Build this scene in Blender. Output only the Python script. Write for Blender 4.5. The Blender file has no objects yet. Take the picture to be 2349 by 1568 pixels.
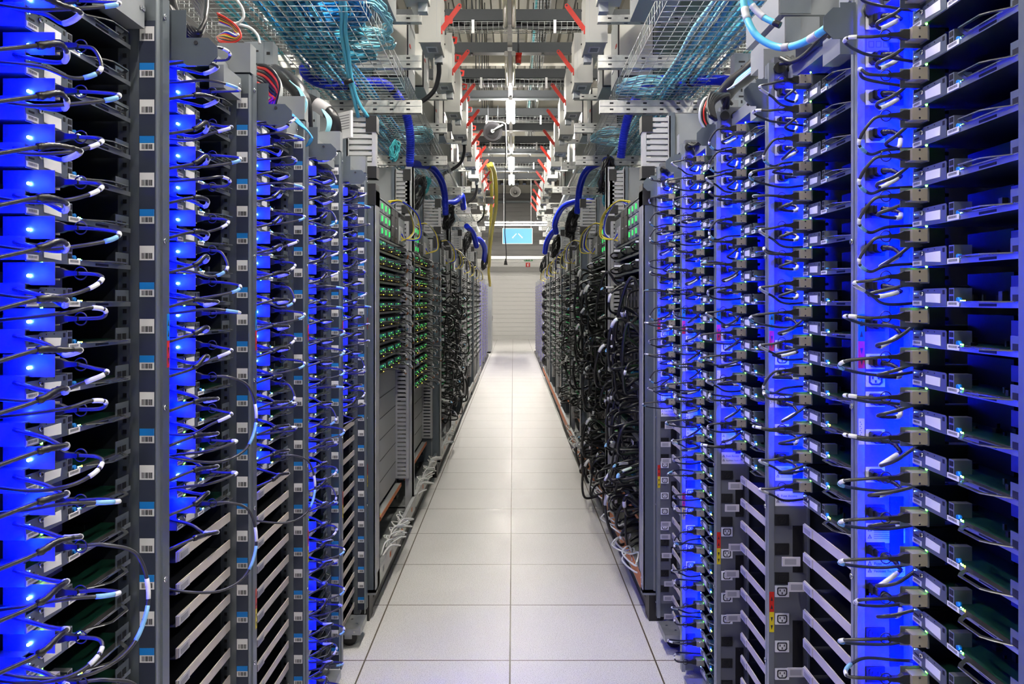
import bpy, math, random
from mathutils import Vector, Matrix
R = random.Random(7)
PI = math.pi
SC = bpy.context.scene
COL = SC.collection
H = 1.485            # eye height
F = 1828.0           # focal length in pixels of the 2349 px wide frame

# ------------------------------------------------------------------ materials
M = {}
def mat(name, col, metal=0.0, rough=0.5, emit=None, es=0.0, noise=0.0, nscale=30.0, alpha=1.0, trans=0.0, spec=0.5, coat=0.0):
    m = bpy.data.materials.new(name); m.use_nodes = True
    nt = m.node_tree; b = nt.nodes['Principled BSDF']
    b.inputs['Base Color'].default_value = (*col, 1)
    b.inputs['Metallic'].default_value = metal
    b.inputs['Roughness'].default_value = rough
    b.inputs['Specular IOR Level'].default_value = spec
    if coat: b.inputs['Coat Weight'].default_value = coat
    if emit:
        b.inputs['Emission Color'].default_value = (*emit, 1)
        b.inputs['Emission Strength'].default_value = es
    if alpha < 1: b.inputs['Alpha'].default_value = alpha
    if trans: b.inputs['Transmission Weight'].default_value = trans
    if noise:
        tc = nt.nodes.new('ShaderNodeTexCoord')
        n = nt.nodes.new('ShaderNodeTexNoise'); n.inputs['Scale'].default_value = nscale; n.inputs['Detail'].default_value = 3
        r = nt.nodes.new('ShaderNodeMapRange')
        r.inputs['To Min'].default_value = 1 - noise; r.inputs['To Max'].default_value = 1 + noise
        mx = nt.nodes.new('ShaderNodeVectorMath'); mx.operation = 'SCALE'
        mx.inputs[0].default_value = col
        nt.links.new(tc.outputs['Object'], n.inputs['Vector'])
        nt.links.new(n.outputs['Fac'], r.inputs['Value'])
        nt.links.new(r.outputs['Result'], mx.inputs['Scale'])
        nt.links.new(mx.outputs['Vector'], b.inputs['Base Color'])
    M[name] = m
    return m
mat('galv', (.42, .44, .44), .85, .42, noise=.35, nscale=18)
mat('strut', (.66, .66, .63), .7, .45, noise=.35, nscale=25)
mat('wire', (.48, .50, .50), .8, .4)
mat('rack', (.20, .225, .25), .75, .40, noise=.12, nscale=9)
mat('rack_light', (.33, .36, .385), .7, .38, noise=.1, nscale=9)
mat('panel', (.13, .155, .18), .6, .45, noise=.06, nscale=40)
mat('netpost', (.42, .425, .435), .3, .45, noise=.08, nscale=20)
mat('greybox', (.26, .275, .285), .4, .5, noise=.05, nscale=30)
mat('bracket', (.22, .25, .285), .75, .36)
mat('traysheet', (.09, .10, .12), .8, .38)
mat('sheetedge', (.50, .53, .57), .85, .3)
mat('handle', (.50, .51, .52), .95, .22)
mat('gold', (.40, .36, .30), .35, .38)
mat('screw', (.80, .80, .82), 1., .18)
mat('black', (.008, .008, .009), 0, .45)
mat('dark', (.012, .013, .016), .2, .5)
mat('darkfin', (.15, .135, .125), .2, .5)
mat('rubber', (.012, .012, .014), 0, .33)
mat('cablegrey', (.030, .030, .034), 0, .35)
mat('pcb', (.006, .035, .022), 0, .35)
mat('paper', (.80, .79, .80), 0, .6)
mat('sleeve', (.78, .78, .80), 0, .4)
mat('sleeveblue', (.22, .48, .75), 0, .4)
mat('ink', (.03, .03, .035), 0, .6)
mat('greyink', (.26, .26, .28), 0, .6)
mat('skyblue', (.005, .20, .62), 0, .5)
mat('clearholder', (.62, .60, .62), 0, .35, alpha=.75)
mat('rail', (.66, .60, .52), .25, .5, noise=.12, nscale=30)
mat('labelstrip', (.055, .065, .10), .3, .2)
mat('pdu', (.115, .122, .14), .0, .5, spec=.25)
mat('outlet', (.82, .82, .83), 0, .4)
mat('red', (.62, .025, .015), 0, .4)
mat('leverred', (.55, .022, .010), 0, .38)
mat('yellow', (.78, .62, .02), 0, .4)
mat('pipeyellow', (.80, .66, .06), 0, .45)
mat('orange', (.62, .16, .03), 0, .5)
mat('cyan', (.10, .48, .66), 0, .35, noise=.15, nscale=8)
mat('cyanlight', (.30, .66, .76), 0, .35)
mat('cyandeep', (.015, .27, .62), 0, .35)
mat('teal', (.04, .30, .33), 0, .4)
mat('hoseblue', (.010, .035, .70), 0, .32)
mat('whitecable', (.72, .73, .72), 0, .4)
mat('cream', (.50, .495, .46), 0, .45)
mat('boxgrey', (.42, .44, .445), .1, .45)
mat('boxdark', (.22, .25, .26), .2, .5)
mat('ceilstrut', (.045, .05, .055), .4, .5)
mat('deckbeam', (.45, .435, .38), 0, .6)
mat('deck', (.20, .19, .16), 0, .6)
mat('horn', (.85, .84, .82), 0, .4)
mat('signblue', (.13, .40, .82), 0, .4, emit=(.13, .40, .82), es=.25)  # weak glow put into the panel colour to keep its face bright
mat('signgreen', (.01, .22, .05), 0, .4)
mat('signwhite', (.92, .92, .92), 0, .4)
mat('unlit', (.66, .62, .45), 0, .25, alpha=.8)
mat('tube', (1, 1, 1), 0, .5, emit=(1, .95, .86), es=200)
mat('led_blue', (.02, .1, 1), 0, .4, emit=(.10, .30, 1), es=60)
mat('led_green', (.05, 1, .1), 0, .4, emit=(.10, 1, .05), es=14)
mat('led_soft', (.05, 1, .1), 0, .4, emit=(.02, .8, .16), es=.55)
mat('led_port', (.05, 1, .1), 0, .4, emit=(.15, 1, .06), es=4)
mat('led_amber', (1, .5, .05), 0, .4, emit=(1, .7, .05), es=10)
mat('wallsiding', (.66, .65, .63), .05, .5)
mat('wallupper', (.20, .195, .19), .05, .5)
mat('sidewall', (.14, .14, .14), 0, .8)
for q in ('led_blue','led_green','led_soft','led_port','led_amber','signblue'): M[q].cycles.emission_sampling = 'NONE'
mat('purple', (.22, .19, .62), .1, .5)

def floor_mat():
    m = bpy.data.materials.new('raised_floor'); m.use_nodes = True
    nt = m.node_tree; N = nt.nodes; L = nt.links
    b = N['Principled BSDF']
    tc = N.new('ShaderNodeTexCoord'); sep = N.new('ShaderNodeSeparateXYZ'); L.new(tc.outputs['Object'], sep.inputs[0])
    def joint(out, off):
        a = N.new('ShaderNodeMath'); a.operation = 'ADD'; a.inputs[1].default_value = off; L.new(out, a.inputs[0])
        w = N.new('ShaderNodeMath'); w.operation = 'PINGPONG'; w.inputs[1].default_value = .3; L.new(a.outputs[0], w.inputs[0])
        c = N.new('ShaderNodeMath'); c.operation = 'LESS_THAN'; c.inputs[1].default_value = .0032; L.new(w.outputs[0], c.inputs[0])
        return c
    jx = joint(sep.outputs[0], .0127 + 6); jy = joint(sep.outputs[1], -.2947 + 6)
    mx = N.new('ShaderNodeMath'); mx.operation = 'MAXIMUM'; L.new(jx.outputs[0], mx.inputs[0]); L.new(jy.outputs[0], mx.inputs[1])
    n1 = N.new('ShaderNodeTexNoise'); n1.inputs['Scale'].default_value = 260; n1.inputs['Detail'].default_value = 2; L.new(tc.outputs['Object'], n1.inputs['Vector'])
    r1 = N.new('ShaderNodeValToRGB'); r1.color_ramp.elements[0].position = .36; r1.color_ramp.elements[0].color = (.46, .44, .42, 1)
    r1.color_ramp.elements[1].position = .47; r1.color_ramp.elements[1].color = (.80, .78, .765, 1); L.new(n1.outputs['Fac'], r1.inputs['Fac'])
    n2 = N.new('ShaderNodeTexNoise'); n2.inputs['Scale'].default_value = 1.6; n2.inputs['Detail'].default_value = 6; L.new(tc.outputs['Object'], n2.inputs['Vector'])
    r2 = N.new('ShaderNodeMapRange'); r2.inputs['To Min'].default_value = .86; r2.inputs['To Max'].default_value = 1.08; L.new(n2.outputs['Fac'], r2.inputs['Value'])
    sc = N.new('ShaderNodeVectorMath'); sc.operation = 'SCALE'; L.new(r1.outputs['Color'], sc.inputs[0]); L.new(r2.outputs['Result'], sc.inputs['Scale'])
    mix = N.new('ShaderNodeMix'); mix.data_type = 'RGBA'; L.new(mx.outputs[0], mix.inputs['Factor']); L.new(sc.outputs['Vector'], mix.inputs['A'])
    mix.inputs['B'].default_value = (.085, .06, .03, 1)
    L.new(mix.outputs['Result'], b.inputs['Base Color'])
    r3 = N.new('ShaderNodeMapRange'); r3.inputs['To Min'].default_value = .34; r3.inputs['To Max'].default_value = .48; L.new(n2.outputs['Fac'], r3.inputs['Value'])
    L.new(r3.outputs['Result'], b.inputs['Roughness'])
    b.inputs['Specular IOR Level'].default_value = .45
    M['floor'] = m
floor_mat()

# ------------------------------------------------------------------ mesh building
class MB:
    def __init__(s): s.v = []; s.f = []; s.m = []; s.names = []; s.sm = []
    def mi(s, name):
        if name not in s.names: s.names.append(name)
        return s.names.index(name)
    def face(s, pts, m, sm=False):
        b = len(s.v); s.v += [tuple(p) for p in pts]; s.f.append(tuple(range(b, b + len(pts)))); s.m.append(s.mi(m)); s.sm.append(sm)
    def box(s, x0, x1, y0, y1, z0, z1, m):
        if x0 > x1: x0, x1 = x1, x0
        if y0 > y1: y0, y1 = y1, y0
        if z0 > z1: z0, z1 = z1, z0
        b = len(s.v); k = s.mi(m)
        s.v += [(x0,y0,z0),(x1,y0,z0),(x1,y1,z0),(x0,y1,z0),(x0,y0,z1),(x1,y0,z1),(x1,y1,z1),(x0,y1,z1)]
        for f in ((0,3,2,1),(4,5,6,7),(0,1,5,4),(1,2,6,5),(2,3,7,6),(3,0,4,7)):
            s.f.append(tuple(b + i for i in f)); s.m.append(k); s.sm.append(False)
        return s
    def prism(s, poly, ax, a0, a1, m):
        """poly = 2-D outline in the two other axes (in xyz order), extruded along ax from a0 to a1"""
        def P(q, a):
            l = list(q); l.insert(ax, a); return tuple(l)
        b = len(s.v); n = len(poly); k = s.mi(m)
        s.v += [P(q, a0) for q in poly] + [P(q, a1) for q in poly]
        s.f.append(tuple(b + i for i in range(n))); s.f.append(tuple(b + n + i for i in reversed(range(n))))
        for i in range(n):
            j = (i + 1) % n; s.f.append((b + i, b + n + i, b + n + j, b + j))
        s.m += [k] * (n + 2); s.sm += [False] * (n + 2)
        return s
    def ringplate(s, outer, inner, ax, a0, a1, m):
        def P(q, a):
            l = list(q); l.insert(ax, a); return tuple(l)
        b = len(s.v); n = len(outer); k = s.mi(m)
        for a in (a0, a1): s.v += [P(q, a) for q in outer] + [P(q, a) for q in inner]
        for i in range(n):
            j = (i + 1) % n; o0, i0, o1, i1 = b, b + n, b + 2 * n, b + 3 * n
            for f in ((o0+i,o0+j,i0+j,i0+i),(o1+i,i1+i,i1+j,o1+j),(o0+i,o1+i,o1+j,o0+j),(i0+i,i0+j,i1+j,i1+i)):
                s.f.append(f); s.m.append(k); s.sm.append(False)
        return s
    def cyl(s, c, r, ax, h, m, n=12, r2=None):
        r2 = r if r2 is None else r2; b = len(s.v); k = s.mi(m); o = [i for i in range(3) if i != ax]
        for hh, rr in ((0, r), (h, r2)):
            for i in range(n):
                p = list(c); p[ax] += hh; p[o[0]] += rr * math.cos(2*PI*i/n); p[o[1]] += rr * math.sin(2*PI*i/n); s.v.append(tuple(p))
        for i in range(n):
            j = (i + 1) % n; s.f.append((b+i, b+j, b+n+j, b+n+i)); s.m.append(k); s.sm.append(True)
        s.f.append(tuple(b + i for i in reversed(range(n)))); s.f.append(tuple(b + n + i for i in range(n))); s.m += [k, k]; s.sm += [False, False]
        return s
    def ball(s, c, r, m, n=8, sz=1.0):
        b = len(s.v); k = s.mi(m); h = n // 2
        for i in range(h + 1):
            t = PI * i / h
            for j in range(n):
                a = 2*PI*j/n; s.v.append((c[0]+r*math.sin(t)*math.cos(a), c[1]+r*math.sin(t)*math.sin(a), c[2]+sz*r*math.cos(t)))
        for i in range(h):
            for j in range(n):
                jj = (j+1) % n; s.f.append((b+i*n+j, b+(i+1)*n+j, b+(i+1)*n+jj, b+i*n+jj)); s.m.append(k); s.sm.append(True)
        return s
    def tube(s, pts, r, m, n=6, closed=False, rf=None):
        pts = [Vector(p) for p in pts]; L = len(pts)
        if L < 2: return s
        b = len(s.v); k = s.mi(m); up = None
        for i, p in enumerate(pts):
            if closed: t = pts[(i+1) % L] - pts[i-1]
            else: t = pts[min(i+1, L-1)] - pts[max(i-1, 0)]
            if t.length < 1e-9: t = Vector((0, 0, 1))
            t.normalize()
            if up is None: up = Vector((0,0,1)) if abs(t.z) < .9 else Vector((1,0,0))
            up = up - t * up.dot(t)
            if up.length < 1e-6: up = t.orthogonal()
            up.normalize(); sd = t.cross(up); rr = r if rf is None else r * rf(i / (L - 1), i)
            for j in range(n):
                a = 2*PI*j/n; s.v.append(tuple(p + up * (rr*math.cos(a)) + sd * (rr*math.sin(a))))
        for i in range(L if closed else L - 1):
            ii = (i+1) % L
            for j in range(n):
                jj = (j+1) % n; s.f.append((b+i*n+j, b+i*n+jj, b+ii*n+jj, b+ii*n+j)); s.m.append(k); s.sm.append(True)
        if not closed:
            s.f.append(tuple(b + j for j in reversed(range(n)))); s.f.append(tuple(b + (L-1)*n + j for j in range(n))); s.m += [k, k]; s.sm += [False, False]
        return s
    def text(s, body, size, org, ex, ey, m):
        """lettering laid flat at org along ex (reading direction) and ey (up)"""
        cu = bpy.data.curves.new('lettering', 'FONT'); cu.body = body; cu.size = size
        o = bpy.data.objects.new('lettering', cu); COL.objects.link(o)
        dg = bpy.context.evaluated_depsgraph_get(); me = bpy.data.meshes.new_from_object(o.evaluated_get(dg))
        org, ex, ey = Vector(org), Vector(ex), Vector(ey)
        b = len(s.v); k = s.mi(m); s.v += [tuple(org + ex * v.co.x + ey * v.co.y) for v in me.vertices]
        for p in me.polygons: s.f.append(tuple(b + i for i in p.vertices)); s.m.append(k); s.sm.append(False)
        bpy.data.objects.remove(o); bpy.data.meshes.remove(me); bpy.data.curves.remove(cu)
        return s
    def mesh(s, name):
        me = bpy.data.meshes.new(name); me.from_pydata(s.v, [], s.f)
        for n in s.names: me.materials.append(M[n])
        me.polygons.foreach_set('material_index', s.m); me.polygons.foreach_set('use_smooth', s.sm)
        me.update(); return me

KIDS = {}
def link(o, parent=None):
    COL.objects.link(o); KIDS[o] = []
    if parent is not None: o.parent = parent; KIDS[parent].append(o)
    return o
def build(mb, name, parent=None, label=None):
    o = link(bpy.data.objects.new(name, mb.mesh(name)), parent)
    if label: o['label'] = label
    return o
def tag(o, label, cat, group=None, kind=None):
    o['label'] = label; o['category'] = cat
    if group: o['group'] = group
    if kind: o['kind'] = kind
    return o
def empty(name, loc=(0,0,0), rz=0.0):
    o = link(bpy.data.objects.new(name, None)); o.location = loc; o.rotation_euler = (0, 0, rz); o.empty_display_size = .05
    return o
def copy_tree(o, parent=None):
    c = o.copy(); link(c, parent)
    for ch in KIDS[o]: copy_tree(ch, c)
    return c
class Proto:
    """builds a thing the first time, copies it with its parts afterwards"""
    def __init__(s, f): s.f = f; s.o = None
    def get(s):
        if s.o is None: s.o = s.f(); return s.o
        return copy_tree(s.o)
def struct(mb, name):
    o = build(mb, name); o['kind'] = 'structure'; return o
def ordn(n):
    w = 'topmost second third fourth fifth sixth seventh eighth ninth tenth eleventh twelfth'.split()
    if n <= 12: return w[n - 1]
    return f'{n}' + ('th' if 10 < n % 100 < 14 else {1: 'st', 2: 'nd', 3: 'rd'}.get(n % 10, 'th'))
def nth(n): return 'first' if n == 1 else ordn(n)
def W(x, y, d):      # where the thing seen at this place of the photograph stands, at distance d
    return Vector(((x - 1177) * d / F, d, H - (y - 690) * d / F))
def smooth(pts, k=6):
    pts = [Vector(p) for p in pts]; out = []
    P = [pts[0] * 2 - pts[1]] + pts + [pts[-1] * 2 - pts[-2]]
    for i in range(1, len(P) - 2):
        a, b, c, d = P[i-1], P[i], P[i+1], P[i+2]
        for j in range(k):
            t = j / k
            out.append(.5 * ((2*b) + (c-a)*t + (2*a-5*b+4*c-d)*t*t + (3*b-a-3*c+d)*t*t*t))
    out.append(pts[-1]); return out
def cut(path, t0, t1):
    n = len(path); return path[int(t0*(n-1)):max(int(t1*(n-1)), int(t0*(n-1)) + 1) + 1]

# ------------------------------------------------------------------ camera
cam = bpy.data.cameras.new('camera'); co = bpy.data.objects.new('camera', cam); COL.objects.link(co)
co.location = (0, 0, H); co.rotation_euler = (PI/2, 0, 0)
cam.sensor_fit = 'HORIZONTAL'; cam.sensor_width = 36; cam.lens = F / 2349 * 36
cam.shift_x = -2.5 / 2349; cam.shift_y = -94 / 2349; cam.clip_start = .05; cam.clip_end = 100
SC.camera = co
SC.view_settings.view_transform = 'Standard'; SC.view_settings.look = 'None'; SC.view_settings.gamma = 1
SC.view_settings.use_curve_mapping = False; SC.view_settings.exposure = 0.75

# ------------------------------------------------------------------ the hall
WY = 30.8; CZ = 5.9; SX = 3.4
b = MB(); b.box(-SX, SX, -3, WY + .3, -.05, 0, 'floor'); struct(b, 'floor')
b = MB(); prof = []; x = -SX
while x < SX:
    prof += [(x, CZ), (x + .11, CZ), (x + .14, CZ + .13), (x + .25, CZ + .13)]; x += .28
for (xa, za), (xb, zb) in zip(prof, prof[1:]):
    b.face([(xa, -3, za), (xb, -3, zb), (xb, WY, zb), (xa, WY, za)], 'deck')
b.box(-SX, SX, -3, WY, CZ + .14, CZ + .2, 'deck'); struct(b, 'ceiling')
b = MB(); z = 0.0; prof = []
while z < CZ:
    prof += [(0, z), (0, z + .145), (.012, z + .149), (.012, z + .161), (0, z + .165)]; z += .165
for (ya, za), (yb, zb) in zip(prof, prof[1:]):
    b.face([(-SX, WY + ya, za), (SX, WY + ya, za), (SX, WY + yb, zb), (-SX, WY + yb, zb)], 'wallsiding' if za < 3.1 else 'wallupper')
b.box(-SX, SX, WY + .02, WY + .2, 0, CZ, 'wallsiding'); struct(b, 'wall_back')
for s, n in ((-1, 'left'), (1, 'right')):
    b = MB(); b.box(s*SX, s*(SX + .1), -3, WY, 0, CZ, 'sidewall'); struct(b, 'wall_' + n)
for i in range(9):
    y = 3.9 + 3.3 * i; b = MB()
    b.box(-SX, SX, y, y + .16, CZ - .015, CZ, 'deckbeam').box(-SX, SX, y + .07, y + .09, CZ - .28, CZ, 'deckbeam').box(-SX, SX, y, y + .16, CZ - .30, CZ - .28, 'deckbeam')
    o = struct(b, 'ceiling_beam')

# ------------------------------------------------------------------ server racks
RW = .53; XL = .6765; XR = .66; ZT = 2.10; PITCH = .0691; ZREF = 1.479
def rack_frame(side, i):
    return ((-XL, 1.025 + RW*i, 0), PI/2) if side == 'left' else ((XR, 1.557 + RW*i, 0), -PI/2)
RNAME = ['nearest', 'second', 'third', 'fourth', 'fifth']
KMIN = [-11, -7, -7, -20, -7]

def barcode(b, y0, y1, z0, z1, u, header=False):      # label glued on a face whose normal is -u
    h = z1 - z0
    b.box(u - .0008, u, y0, y1, z0, z1, 'paper')
    if header: b.box(u - .0012, u, y0, y1, z0 + .52*h, z1, 'skyblue')
    top = z0 + (.44 if header else .5) * h; y = y0 + .12*(y1-y0); rr = random.Random(3)
    while y < y1 - .14*(y1-y0):
        w = (y1-y0) * rr.choice((.03, .05, .08)); b.box(u - .0014, u, y, y + w, z0 + .1*h, top, 'greyink' if rr.random() < .4 else 'ink'); y += w + (y1-y0) * rr.choice((.02, .03, .05))
    return b
def mk_sticker(header):
    b = MB(); barcode(b, .002, .0295, -.0137, .0137, .482, header); return b.mesh('barcode_sticker')
STK = [mk_sticker(False), mk_sticker(True)]
def outlet_mesh(white):
    b = MB(); a, c = ('outlet', 'ink') if white else ('black', 'dark')
    b.box(.028, .0315, 0, .036, -.0145, .0145, a)
    o = [(.005,-.006),(.010,-.011),(.026,-.011),(.031,-.006),(.031,.008),(.029,.011),(.007,.011),(.005,.008)]
    b.ringplate(o, [(.018 + (y-.018)*.76, z*.74) for y, z in o], 0, .0315, .0325, c)
    for y, z in ((.0125, .003), (.0235, .003), (.018, -.004)): b.box(.0315, .0328, y - .0012, y + .0012, z - .0025, z + .0025, c)
    return b.mesh('outlet')
OUT_W, OUT_B = outlet_mesh(True), outlet_mesh(False)
def add(me, name, parent, loc=(0,0,0)):
    o = link(bpy.data.objects.new(name, me), parent); o.location = loc; return o
b = MB(); b.cyl((0,0,0), .0055, 1, -.0035, 'screw', 10).cyl((0,-.0035,0), .003, 1, -.001, 'rack', 6); SCREW = b.mesh('screw')
b = MB(); b.box(-.02, .02, -.024, .024, .06, .075, 'galv').cyl((-.011, 0, .033), .033, 0, .022, 'black', 16).box(-.014, .014, -.012, .02, .03, .062, 'galv'); CASTER = b.mesh('caster')
def octagon(y0, y1, z0, z1, c):
    return [(y0+c,z0),(y1-c*.3,z0),(y1,z0+c*.3),(y1,z1-c*.3),(y1-c*.3,z1),(y0+c,z1),(y0,z1-c),(y0,z0+c)]
def warn(b, cols):     # arrows sticker on the post face, normal +u
    z = 0
    for i, c in enumerate(cols):
        b.box(.03, .0306, .0015, .0135, z - .052, z, c)
        for q in (.35, .75):
            zz = z - .052*q; d = -1 if (i == 1) else 1
            b.prism([(.0045, zz - d*.005), (.0105, zz - d*.005), (.0075, zz + d*.007)], 0, .0306, .0309, 'ink')
        z -= .052
    return b
b = MB(); warn(b, ['skyblue', 'red']); WARN_A = b.mesh('arrow_sticker')
b = MB(); warn(b, ['red', 'yellow']); WARN_B = b.mesh('arrow_sticker')
b = MB(); b.box(.03, .0306, .002, .013, -.05, 0, 'paper')
for i in range(9): b.box(.0306, .0308, .004 + .002*(i % 2), .006 + .002*(i % 2), -.04 + i*.004, -.038 + i*.004, 'greyink')
TAG = b.mesh('serial_tag')
# the same stickers as they sit on the front face (left row shows that face)
def warnf(cols):
    b = MB(); z = 0
    for i, c in enumerate(cols):
        b.box(.018, .029, -.0006, 0, z - .052, z, c)
        for q in (.35, .75):
            zz = z - .052*q; d = -1 if (i == 1) else 1
            b.prism([(.0205, zz - d*.005), (.0265, zz - d*.005), (.0235, zz + d*.007)], 1, -.0009, -.0006, 'ink')
        z -= .052
    return b.mesh('arrow_sticker')
WARN_FA, WARN_FB = warnf(['skyblue', 'red']), warnf(['red', 'yellow'])
def notice(lines, fuse):
    b = MB(); b.box(.028, .0287, .003, .078, -.019, .019, 'paper')
    def tri(y, z): b.ringplate([(y-.004,z-.003),(y+.004,z-.003),(y,z+.005)], [(y-.0026,z-.0022),(y+.0026,z-.0022),(y,z+.0031)], 0, .0287, .0291, 'ink'); b.box(.0287, .0291, y-.0004, y+.0004, z-.0012, z+.0014, 'ink')
    tri(.010, .007); tri(.010, -.007)
    if fuse:
        b.text('Fuse Access', .0085, (.02915, .018, .004), (0,1,0), (0,0,1), 'ink'); b.text("Facilities Tech's Only", .0068, (.02915, .018, -.010), (0,1,0), (0,0,1), 'ink')
    else:
        for i in range(7): b.box(.0287, .029, .018, .018 + R.uniform(.035, .055), .011 - .0036*i, .0122 - .0036*i, 'greyink')
    return b.mesh('notice_label')
NOTE_T, NOTE_F = notice(0, False), notice(0, True)
b = MB(); b.box(.028, .0287, .004, .08, -.014, .014, 'pdu')
for y in (.008, .022, .036):
    b.ringplate([(y,-.006),(y+.010,-.006),(y+.010,.006),(y,.006)], [(y+.001,-.005),(y+.009,-.005),(y+.009,.005),(y+.001,.005)], 0, .0287, .029, 'ink')
b.box(.0287, .029, .05, .076, -.008, -.002, 'greyink'); NOTE_I = b.mesh('notice_label')

def rail_mesh():
    b = MB(); b.box(.155, .478, .045, .048, -.002, .020, 'rail').box(.155, .478, .048, .5, -.0035, -.002, 'dark'); return b.mesh('shelf_rail')
RAIL = rail_mesh()
b = MB(); b.box(.158, .215, .0415, .0447, -.001, .019, 'clearholder').box(.168, .205, .0408, .0415, .003, .014, 'greyink'); HOLDER = b.mesh('label_holder')
b = MB(); b.box(.150, .153, .002, .046, -.012, .010, 'clearholder').box(.1525, .1532, .008, .036, -.008, .006, 'greyink'); FLAG = b.mesh('label_flag')

def make_rack(side, i):
    loc, rz = rack_frame(side, i); n = RNAME[i]; km = KMIN[i]
    r = empty('server_rack', loc, rz)
    tag(r, {-11: f'{n} rack of the {side} row, filled with server trays under blue light', -7: f'{n} rack of the {side} row, server trays above empty shelf rails', -20: f'{n} rack of the {side} row, server trays right down to the floor'}[km], 'server rack', 'server racks along the aisle')
    b = MB(); b.box(.0, .018, .014, .85, .045, ZT, 'rack').box(.018, .0195, .102, .85, .1, ZT - .02, 'traysheet'); build(b, 'side_panel', r)
    b = MB()
    if side == 'right': b.box(0, .012, 0, .05, .035, ZT, 'rack_light').box(.012, .0165, .004, .05, .035, ZT, 'rack').box(.0165, .03, 0, .014, .035, ZT, 'rack_light')
    else: b.box(0, .006, .002, .05, .035, ZT, 'rack_light')
    p = build(b, 'front_post', r)
    if side == 'right':
      for z in (.10, .55, .95, 1.28, 1.60, 2.02): add(SCREW, 'screw', p, (.007, 0, z))
      for z, me in ((1.46, WARN_A), (.735, WARN_B)): add(me, 'arrow_sticker', p, (0, 0, z))
      add(TAG, 'serial_tag', p, (0, 0, 1.26))
    b = MB(); y0 = 0 if side == 'left' else .046
    zb = .055 + .03*(i == 4)
    b.box(.483, .4845, y0, .0495, zb, ZT - .035, 'rack').box(.483, .5, y0 - .0015, y0, .06, ZT - .035, 'rack_light').box(.5, .53, y0 - .006, y0, zb - .01, ZT - .03, 'rack').box(.515, .53, y0, .85, zb - .01, ZT - .03, 'rack').box(.4845, .515, .02, .05, .06, ZT - .04, 'rack')
    if side == 'left': b.box(.4815, .483, .031, .0325, .08, 2.02, 'rack').box(.4818, .483, .0005, .031, .08, 2.015, 'labelstrip')
    p = build(b, 'label_post', r)
    if side == 'left':
        for k in range(-20, 8): add(STK[(k + 20) % 2 == 0], 'barcode_sticker', p, (0, 0, ZREF + PITCH*k + .0275))
        for z in (.55, .95, 1.28, 1.60, 2.03): add(SCREW, 'screw', p, (.507, -.006, z))
        for z, me in ((1.46, WARN_FA), (.735, WARN_FB)): add(me, 'arrow_sticker', p, (.5005, -.006, z))
        add(TAG, 'serial_tag', p, (.5003, 0, 1.26))
    b = MB(); b.box(.4835, .489, .05, .07, .08, ZT - .09, 'bracket')
    for k in range(-20, 8):
        z = ZREF + PITCH*k
        for q in (.012, .035, .056): b.box(.4828, .4836, .055, .062, z + q - .004, z + q + .004, 'black')
    build(b, 'slotted_rail', r)
    b = MB(); b.box(.48, .515, .07, .85, .06, ZT - .1, 'traysheet').box(.02, .515, .70, .72, .06, ZT, 'black'); build(b, 'back_panel', r)
    b = MB(); b.box(.0, .53, .10, .85, ZT - .06, ZT + .02, 'greybox').box(.03, .48, .05, .10, ZT - .05, ZT - .012, 'greybox').box(.484, .53, -.004, .08, ZT - .03, ZT + .045, 'greybox')
    build(b, 'top_cover', r)
    b = MB(); b.box(.35, .47, .015, .05, ZT - .105, ZT - .05, 'greybox')
    for q in (.455, .465): b.cyl((q, .015, ZT - .07), .004, 1, -.003, 'screw', 8)
    build(b, 'top_bracket', r)
    b = MB(); b.prism(octagon(-.062, .012, 1.99, 2.05, .018) if side == 'right' else octagon(-.092, -.025, 1.95, 2.005, .018), 0, .020, .0225, 'panel').box(.0205, .022, -.03, .05, 1.96, 2.06, 'panel').cyl((.0195, -.05, 1.995), .004, 0, -.002, 'ink', 8); build(b, 'cable_plate', r)
    b = MB(); b.box(0, .53, .13, .85, .05, .085, 'galv'); f = build(b, 'base_frame', r)
    ub = .25 if side == 'left' else .20
    b = MB(); b.box(ub, ub + .15, -.026, .12, .062, .090, 'galv').cyl((ub + .05, .0, .090), .006, 2, .0015, 'screw', 8).cyl((ub + .10, .03, .090), .006, 2, .0015, 'screw', 8).cyl((ub, .0, .076), .005, 0, -.0015, 'screw', 8); build(b, 'foot_bracket', r)
    for u, y in ((ub + .05, .03), (.47, .30), (.07, .75), (.47, .75)): add(CASTER, 'caster', r, (u, y, 0))
    if side == 'right':
        b = MB(); b.box(.0, .028, .0142, .1, .10, 2.115, 'pdu').box(.0195, .03, .10, .106, .10, 2.1, 'rack_light')
        for z in (1.92, 1.63, 1.42, 1.05, .845, .60, .30): b.box(.028, .0305, .062, .088, z - .06, z + .06, 'black').cyl((.0305, .075, z + .053), .0015, 0, .0005, 'screw', 6).cyl((.0305, .075, z - .053), .0015, 0, .0005, 'screw', 6)
        for q in range(3): b.cyl((.028, .026 + .036*(q % 2), 2.085 - .045*(q // 2)), .015, 0, .010, 'black', 12)
        p = build(b, 'power_strip', r)
        zs = [2.019 - .0722*q for q in range(16)]
        if km == -7: zs = zs[:14]
        for q, z in enumerate(zs):
            add(OUT_W if (q < 4 or 8 < q < 13) else OUT_B, 'outlet', p, (0, .016, z))
        add(OUT_W, 'outlet', p, (0, .016, 1.335))
        add(NOTE_I, 'notice_label', p, (0, .014, 1.977)); add(NOTE_T, 'notice_label', p, (0, .014, 1.04)); add(NOTE_F, 'notice_label', p, (0, .014, .975))
        for q in range(5): add(OUT_W, 'outlet', p, (0, .016, .736 - .071*q))
        for z in (.92, .845, .77, .38, .31, .24, .17): add(OUT_B, 'outlet', p, (0, .016, z))
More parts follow.
